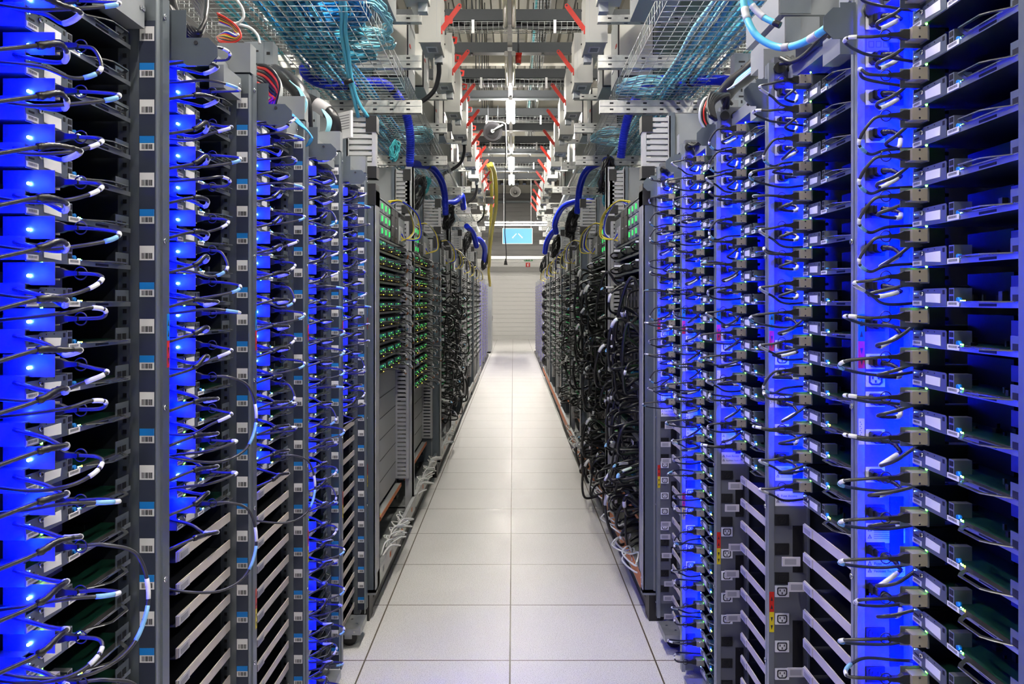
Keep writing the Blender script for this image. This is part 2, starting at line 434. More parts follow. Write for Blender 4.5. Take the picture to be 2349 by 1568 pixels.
    if km == -7:
        for k in range(-20, -7):
            q = add(RAIL, 'shelf_rail', r, (0, 0, ZREF + PITCH*k)); add(HOLDER, 'label_holder', q)
            if side == 'right' and R.random() < .6:
                o = add(FLAG, 'label_flag', q); o.location = (0, R.uniform(-.012, .01), R.uniform(-.014, .006))
    return r

# --- one server tray
def led(u, y, z, m, name, par, r=.0022):
    b = MB(); b.ball((u, y, z), r, m, 6); return build(b, name, par)
def make_tray(v):
    t = empty('server_tray'); rr = random.Random(50 + v)
    b = MB(); b.box(.155, .478, .046, .62, -.0012, 0, 'traysheet').box(.155, .478, .045, .046, -.004, .004, 'sheetedge').box(.352, .395, .0443, .045, -.002, .002, 'black'); build(b, 'tray_sheet', t)
    b = MB(); b.box(.152, .155, .045, .5, -.002, .032, 'bracket').box(.152, .175, .05, .5, .031, .033, 'bracket'); build(b, 'side_wall', t)
    b = MB(); b.prism([(.153,-.003),(.262,-.003),(.262,.024),(.259,.027),(.190,.027),(.186,.024),(.153,.024)], 1, .0440, .0452, 'bracket')
    b.box(.160, .174, .0435, .044, .0105, .0135, 'black').box(.160, .163, .0435, .044, .0175, .0205, 'black').box(.251, .257, .0435, .044, .017, .024, 'black')
    for u in (.205, .226): b.cyl((u, .044, .0235), .0012, 1, -.0005, 'black', 6)
    b.cyl((.188, .044, .0185), .0042, 1, -.004, 'screw', 10).cyl((.188, .040, .0185), .002, 1, -.0004, 'black', 6)
    br = build(b, 'front_bracket', t)
    dz = rr.uniform(-.002, .002)
    b = MB(); b.prism([(.198, .004), (.2435 + dz, .003 - dz), (.2445, .0175 + dz), (.1985 - dz, .0185)], 1, .0432, .0439, 'paper'); build(b, 'paper_label', br)
    for u0, u1, z0 in ((.154, .184, -.002), (.266, .300, -.003)):
        b = MB(); b.box(u0, u1, .0433, .0439, z0, z0 + .0085, 'paper')
        u = u0 + .004
        while u < u1 - .006: w = rr.choice((.0008, .0015, .0022)); b.box(u, u + w, .0428, .0433, z0 + .003, z0 + .007, 'greyink'); u += w + rr.choice((.0006, .0012))
        build(b, 'barcode_label', br)
    b = MB(); b.box(.266, .281, .046, .075, .003, .027, 'sheetedge')
    for z in (.006, .017): b.box(.2685, .2785, .0452, .046, z, z + .008, 'black')
    build(b, 'usb_port', t)
    b = MB(); b.cyl((.290, .052, .008), .004, 1, -.006, 'skyblue', 8); build(b, 'video_port', t)
    hx = [(.318,.044),(.338,.022),(.350,.0135),(.405,.0135),(.417,.022),(.437,.044)]
    ih = [(.332,.038),(.343,.027),(.353,.019),(.402,.019),(.412,.027),(.423,.038)]
    b = MB(); b.ringplate(hx, ih, 2, .004, .0058, 'handle').box(.305, .45, .043, .05, .004, .0056, 'handle'); build(b, 'pull_handle', t)
    b = MB(); b.box(.425, .474, .0465, .0478, 0, .026, 'bracket')
    for u in (.431, .449): b.box(u, u + .013, .0455, .0465, .004, .015, 'black').box(u - .001, u + .014, .0453, .0465, .002, .0034, 'cyanlight')
    build(b, 'network_port_panel', t)
    b = MB(); b.box(.172, .474, .052, .52, .003, .0045, 'pcb')
    for _ in range(26):
        u = rr.uniform(.2, .46); y = rr.uniform(.06, .3); s_ = rr.uniform(.003, .011); b.box(u, u + s_, y, y + s_, .0045, .0045 + rr.uniform(.003, .016), rr.choice(('dark', 'black', 'dark', 'traysheet')))
    for q in range(6): b.box(.30, .40, .16 + q*.012, .163 + q*.012, .0045, .03, 'dark')
    build(b, 'circuit_board', t)
    b = MB(); b.box(.172, .30, .13, .45, .005, .052, 'dark').box(.33, .47, .30, .45, .006, .05, 'dark').box(.325, .365, .11, .113, .02, .045, 'purple'); build(b, 'drive_cage', t)
    b = MB(); b.box(.172, .1735, .012, .09, .03, .064, 'bracket').box(.174, .200, .020, .046, .038, .059, 'gold').box(.174, .200, .0455, .049, .036, .062, 'sheetedge')
    for z in (.041, .056): b.cyl((.200, .032, z), .0018, 0, .001, 'screw', 8)
    build(b, 'network_card', t)
    led(.196, .046, .0645, 'led_green', 'green_light', t, .0022)
    if v % 3 != 2: led(.169, .050, .044, 'led_blue', 'blue_light', t, .0026)
    led(.1615, .0432, .019, 'led_blue', 'power_light', t, .0008)
    led(.300, .0465, .0065, 'led_blue', 'status_light', t, .0013)
    led(.3055, .0465, .0065, 'led_green', 'status_light', t, .0013)
    if v % 2: led(.311, .0465, .0065, 'led_amber', 'status_light', t, .0011)
    return t
TRAYS = [Proto(lambda v=v: make_tray(v)) for v in range(5)]

# --- cables at the trays
def ring(c, r, w, m, b, n=18):
    b.tube([(c[0], c[1] + r*math.cos(2*PI*i/n), c[2] + r*math.sin(2*PI*i/n)) for i in range(n)], w, m, 5, closed=True)
def sleeves(path, root, spots, r):
    for t0, t1, m in spots:
        b = MB(); b.tube(cut(path, t0, t1), r, m, 8); build(b, 'label_sleeve', root)
def make_net_cable(v):
    rr = random.Random(100 + v); big = (v == 7)
    o = -.055 - rr.uniform(0, .03) - (.03 if big else 0); dz = rr.uniform(-.022, .022)
    if big: pts = [(.187,-.014,.048),(.20,-.05,.046),(.23,-.085,.02),(.235,-.10,-.05),(.20,-.09,-.11),(.15,-.05,-.13),(.12,.02,-.12),(.11,.09,-.10)]
    elif v % 3 == 0: pts = [(.187,-.014,.048),(.185,-.045,.046),(.172,o,.040+dz*.5),(.15,o+.004,.028+dz),(.13,-.03,.016+dz),(.12,.02,.012+dz),(.115,.09,.02)]
    elif v % 3 == 1: pts = [(.187,-.014,.048),(.186,-.04,.042),(.17,o*.8,.020+dz),(.15,-.03,.002+dz),(.13,.01,.0),(.12,.09,.005)]
    else: pts = [(.187,-.014,.048),(.188,-.05,.050),(.18,o,.056+dz),(.155,o+.01,.060+dz),(.13,-.03,.058),(.12,.03,.05),(.115,.09,.045)]
    path = smooth(pts, 7)
    b = MB(); b.tube(path, .0030, 'cablegrey', 7); c = build(b, 'network_cable')
    b = MB(); b.prism([(.020,.040),(.020,.057),(.010,.0565),(.002,.0525),(-.016,.0510),(-.016,.0450),(.002,.0435),(.010,.0405)], 0, .182, .192, 'black'); build(b, 'plug', c)
    b = MB(); ring((.187, -.019, .048), .0095, .0011, 'black', b); build(b, 'pull_ring', c)
    m2 = 'sleeveblue' if v % 2 else 'sleeve'
    t = .28 + rr.uniform(0, .1); sleeves(path, c, [(t, t + .07, 'sleeve'), (t + .09, t + .19, m2)], .0037)
    return c
NETC = [Proto(lambda v=v: make_net_cable(v)) for v in range(8)]
def make_power_cord(v):
    """from the outlet (origin) to the supply of a tray about 0.12 m further along"""
    rr = random.Random(200 + v); dz = rr.uniform(-.02, .03)
    A = [(.060,.034,0),(.078,.046,-.004),(.095,.052,-.012 + dz*.3)]
    pts = [A[-1], (.108, .040 - .03*(v % 2), -.022 + dz), (.125, .01 - .03*(v % 3)*.5, -.018 + dz), (.145, .02, -.006 + dz), (.158, .06, .010), (.165, .10, .012)]
    path = smooth(pts, 6)
    b = MB(); b.tube(path, .0034, 'cablegrey', 7); c = build(b, 'power_lead')
    b = MB(); o = [(.020,-.006),(.026,-.010),(.042,-.010),(.048,-.006),(.048,.007),(.045,.010),(.023,.010),(.020,.007)]
    b.prism(o, 0, .0330, .050, 'rubber').prism([(.034 + (y-.034)*.75, z*.8) for y, z in o], 0, .050, .062, 'rubber')
    b.tube(smooth(A, 8), .0062, 'rubber', 8, rf=lambda t, i: (1 - .35*t) * (1.0 if i % 3 else .78)); build(b, 'plug', c)
    sleeves(path, c, [(.06, .24, 'sleeve')], .0046)
    return c
PWR = [Proto(lambda v=v: make_power_cord(v)) for v in range(6)]
def make_supply_cord(v):
    """left row: dark strain relief, white sleeve, lead to the tray supply"""
    rr = random.Random(300 + v); dz = rr.uniform(-.012, .012)
    pts = [(.030,.015,-.02),(.06,-.028,-.004),(.09,-.040,.006+dz),(.118,-.036 - .02*(v % 2),.004+dz),(.140,-.02,-.004+dz),(.146,.01,.0),(.150,.06,.012)]
    path = smooth(pts, 7)
    b = MB(); b.tube(path, .0034, 'cablegrey', 7); c = build(b, 'power_lead')
    b = MB(); b.tube(cut(path, .18, .44), .0068, 'rubber', 8, rf=lambda t, i: (1 - .4*t) * (1.0 if i % 2 else .8)); build(b, 'strain_relief', c)
    sleeves(path, c, [(.52, .68, 'sleeve')], .0044)
    return c
SUP = [Proto(lambda v=v: make_supply_cord(v)) for v in range(6)]

BLUE_E = 1.0
def blue_glow(p, e, side):
    l = bpy.data.lights.new('indicator_glow', 'AREA' if side == 'right' else 'POINT'); l.color = (.0, .004, 1.0); l.energy = e
    o = bpy.data.objects.new('indicator_glow', l); COL.objects.link(o); o.location = p
    if side == 'right': l.shape = 'RECTANGLE'; l.size = .02; l.size_y = .03; l.spread = math.radians(72); o.rotation_euler = (PI/2, 0, 0)   # shines along the row onto the power strip
    else: l.shadow_soft_size = .012
for side in ('left', 'right'):
    for i in range(5):
        make_rack(side, i); loc, rz = rack_frame(side, i); Rm = Matrix.Rotation(rz, 4, 'Z'); n = RNAME[i]
        for q, k in enumerate(range(7, KMIN[i] - 1, -1)):
            z = ZREF + PITCH*k; on = ordn(q + 1)
            t = TRAYS[R.randrange(5)].get(); t.location = (loc[0], loc[1], z); t.rotation_euler = (0, 0, rz)
            tag(t, f'slim server tray with looped handle, {on} from the top in the {n} {side} rack' if q else f'slim server tray with looped handle, topmost in the {n} {side} rack', 'server', f'server trays in the {n} {side} rack')
            v = 7 if (side == 'left' and (i, k) in ((0, -6), (0, -9), (1, -3), (2, -7), (1, -7))) else R.randrange(7)
            c = NETC[v].get(); c.location = (loc[0], loc[1], z); c.rotation_euler = (0, 0, rz)
            tag(c, f'network cable with pull ring on {on} tray of the {n} {side} rack', 'cable', f'network cables at the {n} {side} rack')
            if side == 'left':
                c = SUP[R.randrange(6)].get(); c.location = (loc[0], loc[1], z + .012); c.rotation_euler = (0, 0, rz)
                tag(c, f'power cord with white sleeve at {on} tray of the {n} {side} rack', 'cable', f'power cords at the {n} {side} rack')
            if not (side == 'left' and i == 0 and k > 6):
                p = Rm @ Vector((.150, .084, 0) if side == 'right' else (.125, .06, 0)); blue_glow((loc[0] + p.x, loc[1] + p.y, z + .05), BLUE_E * (.75 if side == 'right' else .75), side)
        if side == 'right':
            N = {-11: 16, -7: 14, -20: 16}[KMIN[i]]
            for q in range(N):
                z = 2.019 - .0722*q
                c = PWR[R.randrange(6)].get(); p = Rm @ Vector((0, 0, 0)); c.location = (loc[0], loc[1], z); c.rotation_euler = (0, 0, rz)
                tag(c, f'black power cord in {ordn(q + 1)} outlet of the {n} {side} rack', 'cable', f'power cords at the {n} {side} rack')

# ------------------------------------------------------------------ network racks  (w = away from the aisle, v = along the aisle, z)
class NB:
    def __init__(s, side): s.s = -1 if side == 'left' else 1; s.b = MB()
    def box(s, w0, w1, v0, v1, z0, z1, m): s.b.box(s.s*w0, s.s*w1, v0, v1, z0, z1, m); return s
    def tube(s, pts, r, m, n=6, **k): s.b.tube([(s.s*p[0], p[1], p[2]) for p in pts], r, m, n, **k); return s
    def ball(s, c, r, m, n=6, sz=1.): s.b.ball((s.s*c[0], c[1], c[2]), r, m, n, sz); return s
    def build(s, name, par=None, label=None): return build(s.b, name, par, label)
def fingers(side, w0, w1, v, z0, z1, pitch, m='netpost'):
    """slotted cable duct seen from the near end: bars between two edges"""
    b = NB(side); b.box(w0, w0 + .018, v, v + .05, z0, z1, m).box(w1 - .012, w1, v, v + .05, z0, z1, m)
    z = z0
    while z < z1 - pitch*.4:
        b.box(w0 + .016, w1 - .010, v, v + .03, z, z + pitch*.62, m); z += pitch
    return b
def cable_clump(side, X, Y, Z, r, turns, m, label, cat, name='cable_coil', rad=.006, flat=1.0):
    rr = random.Random(int(X*999 + Y*77 + Z*13)); pts = []
    for i in range(turns * 10):
        a = 2*PI*i/10; q = r * (.4 + .65*rr.random())
        pts.append((q*.4*math.sin(a + 1) + rr.uniform(-.12, .12)*r, q*math.sin(a)*.5 + rr.uniform(-.15, .15)*r, flat*q*math.cos(a + .4)))
    b = MB(); b.tube(smooth(pts, 3), rad, m, 5); o = build(b, name); o.location = ((-1 if side == 'left' else 1)*X, Y, Z); tag(o, label, cat); return o

# switches ----------------------------------------------------------
def make_switch(side, kind, L=1.40):
    t = empty('network_switch'); rr = random.Random(hash((side, kind)) % 1000 if False else (3 if side == 'left' else 5) + len(kind))
    b = NB(side); b.box(.095, .55, .05, L, .010, .066, 'dark'); b.build('chassis', t)
    b = NB(side); b.box(.055, .07, .03, L + .02, -.004, .008, 'galv').box(.07, .55, .03, L + .02, -.004, -.001, 'traysheet'); b.build('shelf_lip', t)
    if kind == 'optic':
        for v in (.10, .42, .70, .98):
            b = NB(side); b.box(.05, .095, v, v + .22, .014, .060, 'black')
            for q in range(5): b.box(.044, .052, v + .02 + .04*q, v + .045 + .04*q, .02, .034, 'dark').box(.046, .051, v + .02 + .04*q, v + .045 + .04*q, .040, .054, 'teal')
            p = b.build('port_module', t)
            b = NB(side)
            for q in range(3): b.ball((.043, v + .03 + .07*q, .036 + .014*(q % 2)), .0018, 'led_port', 6)
            b.ball((.043, v + .11, .018), .0018, 'led_amber', 6); b.build('port_light', p)
        b = NB(side); b.box(.05, .056, .09, .11, .02, .05, 'paper'); b.build('paper_tag', t)
    else:
        for v in (.10, .50, .90):
            b = NB(side); b.box(.06, .095, v, v + .36, .014, .058, 'black')
            for q in range(8): b.box(.05, .062, v + .015 + .044*q, v + .045 + .044*q, .018, .050, 'pcb' if kind == 'green' else 'dark')
            p = b.build('port_module', t)
            b = NB(side)
            for q in range(4): b.ball((.048, v + .05 + .085*q, .052), .0024, 'led_soft', 6)
            b.build('port_light', p)
        for v in (.18, .55, 1.0):
            b = NB(side); b.box(-.005, .04, v, v + .012, .024 + rr.uniform(0, .02), .036 + rr.uniform(0, .02), 'sleeve'); b.build('label_sleeve', t)
            b = NB(side); b.tube(smooth([(.05, v + .005, .035), (.0, v + .01, .036), (-.02, v + .05, .02), (.01, v + .12, .005), (.06, v + .15, .01)], 4), .005, 'rubber', 5); b.build('patch_lead', t)
    return t
def make_linecard(side, L=1.40):
    t = empty('line_card_chassis')
    b = NB(side); b.box(.11, .6, .05, L, .02, .27, 'dark'); b.build('chassis', t)
    b = NB(side); b.box(.05, .07, .03, L + .02, -.004, .012, 'galv').box(.06, .6, .03, L + .02, -.004, 0, 'traysheet'); b.build('shelf_lip', t)
    for q in range(10):
        v = .09 + .13*q; b = NB(side); b.box(.075, .11, v, v + .10, .06, .265, 'darkfin').box(.07, .078, v + .03, v + .07, .08, .15, 'black').box(.07, .078, v + .03, v + .07, .17, .24, 'black'); b.build('line_card', t)
    b = NB(side); b.box(.06, .11, .06, L - .02, .016, .026, 'pcb')
    rr = random.Random(9)
    for q in range(24): v = rr.uniform(.08, 1.3); b.box(.062, .10, v, v + .02, .026, .026 + rr.uniform(.01, .03), rr.choice(('pcb', 'dark', 'teal')))
    b.build('circuit_board', t)
    for v in (.25, .62, .98):
        b = NB(side); b.box(.048, .052, v, v + .07, .235, .255, 'paper'); b.build('paper_tag', t)
    b = NB(side); b.ball((.07, .12, .22), .006, 'led_green', 6, 2.); b.build('status_light', t)
    return t
SWP = {}
def switch(side, kind, X, Y, z):
    key = (side, kind)
    if key not in SWP: SWP[key] = Proto(lambda: make_linecard(side) if kind == 'card' else make_switch(side, kind))
    t = SWP[key].get(); t.location = ((-1 if side == 'left' else 1)*(X - .03), Y, z); return t
def fan_shelf(side, X, Y, lab, v0):
    t = empty('fan_shelf', ((-1 if side == 'left' else 1)*(X - .03), Y, 1.822))
    tag(t, lab, 'power shelf', 'power shelves of the network racks')
    b = NB(side); b.box(.085, .5, .10, 1.42, .0, .20, 'dark').box(.052, .085, .10, 1.42, -.012, .0, 'galv').box(.052, .09, .10, 1.42, .20, .206, 'galv'); b.build('chassis', t)
    for i in range(3):
        for j in range(3):
            v = v0 + .125*i; z = .006 + .065*j; b = NB(side); b.box(.055, .085, v, v + .115, z, z + .058, 'boxgrey').box(.052, .056, v + .03, v + .11, z + .006, z + .052, 'boxdark'); p = b.build('fan_module', t)
            b = NB(side); b.box(.049, .052, v + .055, v + .085, z + .016, z + .044, 'led_soft'); b.build('green_light', p)
    for v in (v0 + .385, v0 + .53):
        b = NB(side); b.box(.05, .085, v, v + .135, .004, .196, 'black')
        for q in range(3): b.box(.047, .05, v + .02, v + .06, .062*q + .028, .062*q + .034, 'paper' if q == 1 else 'dark')
        b.build('blank_module', t)
    b = NB(side); b.box(.05, .30, v0 + .68, 1.40, .01, .17, 'boxgrey').box(.048, .05, v0 + .70, v0 + .84, .03, .12, 'paper'); b.build('control_unit', t)

NETG = [('first', 3.70, {'left': (.6376, .674), 'right': (.601, .6315)}), ('second', 6.70, {'left': (.612, .660), 'right': (.568, .605)}),
        ('third', 9.62, {'left': (.622, .660), 'right': (.578, .610)}), ('fourth', 12.6, {'left': (.620, .660), 'right': (.580, .610)})]
RK = ['first', 'second', 'third', 'fourth', 'fifth', 'sixth', 'seventh', 'eighth']
def make_net_rack(side, gi, j, Y, Xp, X):
    s = -1 if side == 'left' else 1; nm = RK[gi*2 + j]
    r = empty('network_rack', (s*X, Y, 0))
    tag(r, f'open network rack, {nm} beyond the blue server racks in the {side} row', 'network rack', 'network racks along the aisle')
    e = X - Xp; VL = 1.5 if gi == 0 else 1.47
    if j == 0:
        b = NB(side); b.box(-e + .004, .85, 0, .05, .13, 2.0, 'panel').box(.02, .028, -.002, 0, .14, 1.99, 'greybox'); b.build('end_panel', r)
        b = NB(side); b.box(-e, -e + .01, 0, .11, .13, 2.0, 'netpost').box(-e, .06, .10, .11, .13, 2.0, 'netpost').box(-e, .03, 0, .05, .12, .145, 'greybox'); b.build('end_post', r)
        b = NB(side); b.box(-e + .03, .05, -.001, .10, .0, .12, 'black'); b.build('foot', r)
        b = NB(side); b.box(-e, .01, -.004, .10, 1.93, 2.03, 'black'); b.build('corner_cap', r)
    else:
        b = NB(side); b.box(-.022, .03, 0, .035, .13, 2.36, 'netpost').box(-.022, -.014, 0, .075, .13, 2.36, 'netpost'); b.build('end_post', r)
        b = NB(side); b.box(-.026, .06, -.004, .08, 1.92, 2.04, 'black'); b.build('corner_cap', r)
    # duct at the far end wall, upper frame and its duct
    p = fingers(side, .0, .085, VL - .055, .34, 2.0, .0265); p.build('finger_duct', r)
    b = NB(side); b.box(.085, .85, VL - .03, VL - .01, .2, 2.0, 'dark'); b.build('side_wall', r)
    b = NB(side); b.box(.55, .6, .05, VL, .2, 2.3, 'black'); b.build('back_panel', r)
    p = fingers(side, -e if j == 0 else .0, .10, .0, 2.055, 2.345, .0265); p.build('top_duct', r)
    q0 = -e - .004 if j == 0 else -.006
    b = NB(side); b.box(q0, q0 + .05, -.004, .07, 2.27, 2.345, 'black'); b.build('tape_patch', r)
    b = NB(side); b.box(q0, q0 + .06, -.004, .07, 2.055, 2.11, 'black'); b.build('tape_patch', r)
    b = NB(side); b.box(.095, .85, .02, .5, 2.03, 2.36, 'greybox').box(.093, .12, .0, .02, 2.03, 2.36, 'panel'); b.build('top_box', r)
    # base channel
    b = NB(side); b.box(-e, -e + .008, .05, VL - .005, .135, .205, 'cream').box(-e, .5, .05, VL - .005, .128, .135, 'galv').box(-e, -e + .02, .05, VL - .005, .205, .211, 'galv')
    for q in range(6): b.box(-e - .001, -e, .2 + .22*q, .24 + .22*q, .16, .185, 'orange' if q % 2 else 'greybox')
    if side == 'right': b.box(-e - .002, -e, .05, VL - .005, .137, .203, 'orange')
    b.build('base_channel', r)
    b = NB(side); b.box(-e + .04, .4, .1, VL, .0, .05, 'black'); b.build('skid', r)
    b = NB(side); b.box(.05, .085, .08, VL - .06, .30, .312, 'boxgrey').box(.046, .05, .08, VL - .06, .292, .315, 'orange').box(.055, .083, .25, .7, .312, .3126, 'yellow'); b.build('sill_rail', r)
    zs = []
    if side == 'left' and gi == 0:
        bot = 1.09 if j == 0 else .84
        b = NB(side); b.box(.085, .1, .06, VL - .06, .33, bot - .03, 'boxgrey')
        for q in range(12):
            z = .45 + .12*q
            if z < bot - .05: b.box(.084, .085, .06, VL - .06, z, z + .004, 'ink')
        b.build('blank_panel', r)
        z = 1.745
        while z > bot - .03: zs.append((z, 'optic')); z -= .0815
    elif side == 'right' and gi == 0:
        zs = [(1.735, 'plain'), (1.645, 'plain')] + [(1.34 - .29*q, 'card') for q in range(4)]
    else:
        z = 1.74
        while z > .42 + .1*(gi > 1): zs.append((z, 'green' if (gi + j) % 2 else 'plain')); z -= .092
        p = fingers(side, .0, .06, VL - .12, .3, .6, .0265); p.build('low_duct', r)
    for q, (z, kind) in enumerate(zs):
        t = switch(side, kind, X, Y, z)
        what = 'line card chassis with dark vertical cards' if kind == 'card' else ('switch with green lights and optic loops' if kind == 'optic' else 'dark rack switch with white cable tags')
        nn = q - 1 if kind == 'card' else q + 1
        tag(t, f'{what}, {ordn(nn)} in the {nm} {side} network rack', 'network switch', f'switches in the {nm} {side} network rack')
    fan_shelf(side, X, Y, f'power shelf with nine green-lit modules atop the {nm} {side} network rack', .46 if j == 0 else .30)
    return r
nets = {}
for side in ('left', 'right'):
    for gi, (gn, d0, XX) in enumerate(NETG):
        for j in range(2):
            nets[side, gi, j] = make_net_rack(side, gi, j, d0 + (1.5 if gi == 0 else 1.46)*j, *XX[side])

for side in ('left', 'right'):
    for gi, (gn, d0, XX) in enumerate(NETG):
        for j in range(2):
            s = -1 if side == 'left' else 1; X = XX[side][1]; Y = d0 + (1.5 if gi == 0 else 1.46)*j + (.46 if j == 0 else .30)
            for q, (m, nm) in enumerate((('pipeyellow', 'yellow'), ('pipeyellow', 'yellow'), ('hoseblue', 'blue'), ('whitecable', 'white'))):
                rr = random.Random(gi*40 + j*9 + q + (s > 0)*5); o_ = rr.uniform(.0, .05)
                pts = smooth([(s*(X + .02), Y + .28 + .05*q, 2.04), (s*(X - .03), Y + .45, 2.06), (s*(X - .05 - o_), Y + .66, 2.0), (s*(X - .055 - o_), Y + .74, 1.92 - o_), (s*(X - .02), Y + .70, 1.86), (s*(X + .0), Y + .66, 1.85 + .02*q)], 6)
                b = MB(); b.tube(pts, .0042, m, 6); o = build(b, 'patch_cord')
                tag(o, f'{nm} patch cord looped over the power shelf of the {RK[gi*2 + j]} {side} network rack', 'cable', f'{nm} patch cords at the {RK[gi*2 + j]} {side} power shelf')
# optic leads in front of the left switches of the first two racks
def make_lead(v):
    rr = random.Random(v); k = rr.uniform(.05, .12)
    pts = smooth([(-.045, 0, .03), (0, .02, .034), (.045 + k*.3, .09, .02), (.05, .20 + k, .0 - k*.2), (.0, .26 + k, .01), (-.05, .27 + k, .03)], 6)
    b = MB(); b.tube(pts, .0032, 'cablegrey', 6); c = build(b, 'optic_lead')
    b = MB(); b.tube(cut(pts, .40, .50), .0042, 'sleeve', 6); build(b, 'label_sleeve', c)
    b = MB(); b.tube(cut(pts, .52, .62), .0042, 'orange' if v % 2 else 'sleeveblue', 6); build(b, 'label_sleeve', c, 'orange label sleeve' if v % 2 else 'pale blue label sleeve')
    return c
LEAD = [Proto(lambda v=v: make_lead(v)) for v in range(6)]
for j in range(2):
    z = 1.745; Y = 3.70 + 1.5*j; q = 1
    while z > (1.06 if j == 0 else .81):
        for v in (.44, .72, 1.0):
            c = LEAD[R.randrange(6)].get(); c.location = (-.648, Y + v + R.uniform(0, .06), z + R.uniform(-.005, .01))
            tag(c, f'optic lead loop at the {ordn(q)} switch of the {RK[j]} left network rack', 'cable', f'optic leads at switch {q} of the {RK[j]} left network rack')
        z -= .0815; q += 1
# black cable tangle
def make_loop(v, s):
    rr = random.Random(400 + v); o = -rr.uniform(.06, .17); sp = rr.uniform(-.12, .34); dz = rr.uniform(-.24, .06); zz = rr.uniform(-.06, .05)
    pts = smooth([(.07, 0, 0), (.0, .02, .012), (o*.8, sp*.2 - .03, .02 + zz), (o, sp*.5 - .04, dz*.5 + zz), (o*.75, sp*.8, dz - .02), (-.01, sp, dz*1.02), (.06, sp + .02, dz)], 6)
    pts = [(s*p[0], p[1], p[2]) for p in pts]
    b = MB(); b.tube(pts, .0062 if v % 3 else .0085, 'rubber', 7); c = build(b, 'black_cable')
    t = rr.uniform(.12, .5)
    if v % 2: b = MB(); b.tube(cut(pts, t, t + .08), .0098 if v % 3 == 0 else .0074, 'sleeve', 7); build(b, 'label_sleeve', c)
    if v % 7 == 0: b = MB(); b.tube(cut(pts, t + .14, t + .26), .0075, 'sleeveblue', 7); build(b, 'label_sleeve', c, 'blue label sleeve')
    return c
LOOP = {s: [Proto(lambda v=v, s=s: make_loop(v, s)) for v in range(14)] for s in (-1, 1)}
def tangle(side, X, y0, y1, z0, z1, n, lab, grp):
    s = -1 if side == 'left' else 1
    for i in range(n):
        c = LOOP[s][R.randrange(14)].get()
        band = R.randrange(5); z = z0 + (z1 - z0) * (band + .5 + R.gauss(0, .22)) / 5
        c.location = (s*X, R.uniform(y0, y1), z); c.rotation_euler = (R.uniform(-.3, .3), R.uniform(-.2, .2), 0)
        tag(c, lab, 'cable', grp)
tangle('right', .6315, 3.85, 4.95, .30, 1.62, 75, 'looped black cable in the tangle hanging off the first right network rack', 'black cable tangle at the first right network rack')
tangle('right', .6315, 5.20, 6.35, .30, 1.65, 85, 'looped black cable in the tangle hanging off the second right network rack', 'black cable tangle at the second right network rack')
tangle('left', .660, 6.85, 9.2, .45, 1.62, 80, 'looped black cable in the tangle in front of the third and fourth left network racks', 'black cable tangle at the third left network rack')
tangle('right', .605, 6.9, 9.2, .45, 1.6, 24, 'short black cable loop at the third and fourth right network racks', 'black cable loops at the third right network rack')
# white patch leads lying in the base channels
def make_white(v):
    rr = random.Random(700 + v)
    pts = smooth([(0, 0, .02), (.03, .04, .05 + rr.uniform(0, .03)), (.055 + rr.uniform(0, .05), .12, .06), (.02, .20, .03), (-.02, .26, .05), (.01, .34, .02)], 5)
    b = MB(); b.tube(pts, .0045, 'whitecable', 6); c = build(b, 'white_lead'); return c
WH = [Proto(lambda v=v: make_white(v)) for v in range(6)]
for side, X, y0, y1, n, nm in (('left', .655, 3.9, 4.85, 14, 'first left'), ('left', .655, 5.3, 6.3, 14, 'second left'), ('right', .60, 3.9, 4.9, 8, 'first right'), ('right', .60, 5.2, 6.3, 8, 'second right'), ('left', .63, 6.9, 8.0, 6, 'third left'), ('right', .58, 6.9, 8.2, 9, 'third right')):
    s = -1 if side == 'left' else 1
    for i in range(n):
        c = WH[R.randrange(6)].get(); c.location = (s*(X + .01), R.uniform(y0, y1), .135 + R.uniform(0, .05)); c.rotation_euler = (0, R.uniform(-.2, .2), 0 if s < 0 else PI)
        tag(c, f'white cable lying in the base channel of the {nm} network rack', 'cable', f'white cables in the base of the {nm} network rack')
# racks at the far end of the aisle
for s, side in ((-1, 'left'), (1, 'right')):
    for q in range(4 if side == 'left' else 5):
        Y = 15.7 + 1.45*q; X = .66 if side == 'left' else .61
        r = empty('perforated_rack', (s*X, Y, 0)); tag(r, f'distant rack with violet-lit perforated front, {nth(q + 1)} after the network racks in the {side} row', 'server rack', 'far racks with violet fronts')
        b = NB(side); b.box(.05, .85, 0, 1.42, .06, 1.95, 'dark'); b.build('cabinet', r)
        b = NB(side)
        for k in range(24): b.box(.03, .05, .04, 1.38, .12 + .075*k, .165 + .075*k, 'purple')  # violet light on the rack fronts is put into the slat colour
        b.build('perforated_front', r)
        b = NB(side); b.box(.0, .06, 0, .04, .03, 2.0, 'netpost'); b.build('end_post', r)
        b = NB(side); b.box(.0, .8, .0, 1.42, .0, .06, 'black'); b.build('plinth', r)
for q in range(7):
    z = 1.62 - .21*q; b = MB(); b.ball((0, 0, 0), .085, 'rubber', 12, 1.15); 
    for a in range(8): b.tube([(0.02*math.cos(a), -.02, .02*math.sin(a)), (.07*math.cos(a), -.075, .07*math.sin(a)), (.088*math.cos(a), .03, .10*math.sin(a))], .006, 'cablegrey', 5)
    o = build(b, 'cable_bundle'); o.location = (.62, 15.0, z); tag(o, f'rounded black cable bundle bulging from the far right racks, {ordn(q + 1)} of the stack', 'cable bundle', 'black cable bundles on the far right racks')
r = empty('cabinet', (-.62, 22.6, 0)); tag(r, 'plain pale grey cabinet ending the left row by the far wall', 'cabinet')
b = MB(); b.box(-.6, 0, 0, 1.2, .05, 1.98, 'boxgrey'); build(b, 'body', r); b = MB(); b.box(-.58, -.02, .02, 1.18, 0, .05, 'black'); build(b, 'plinth', r)
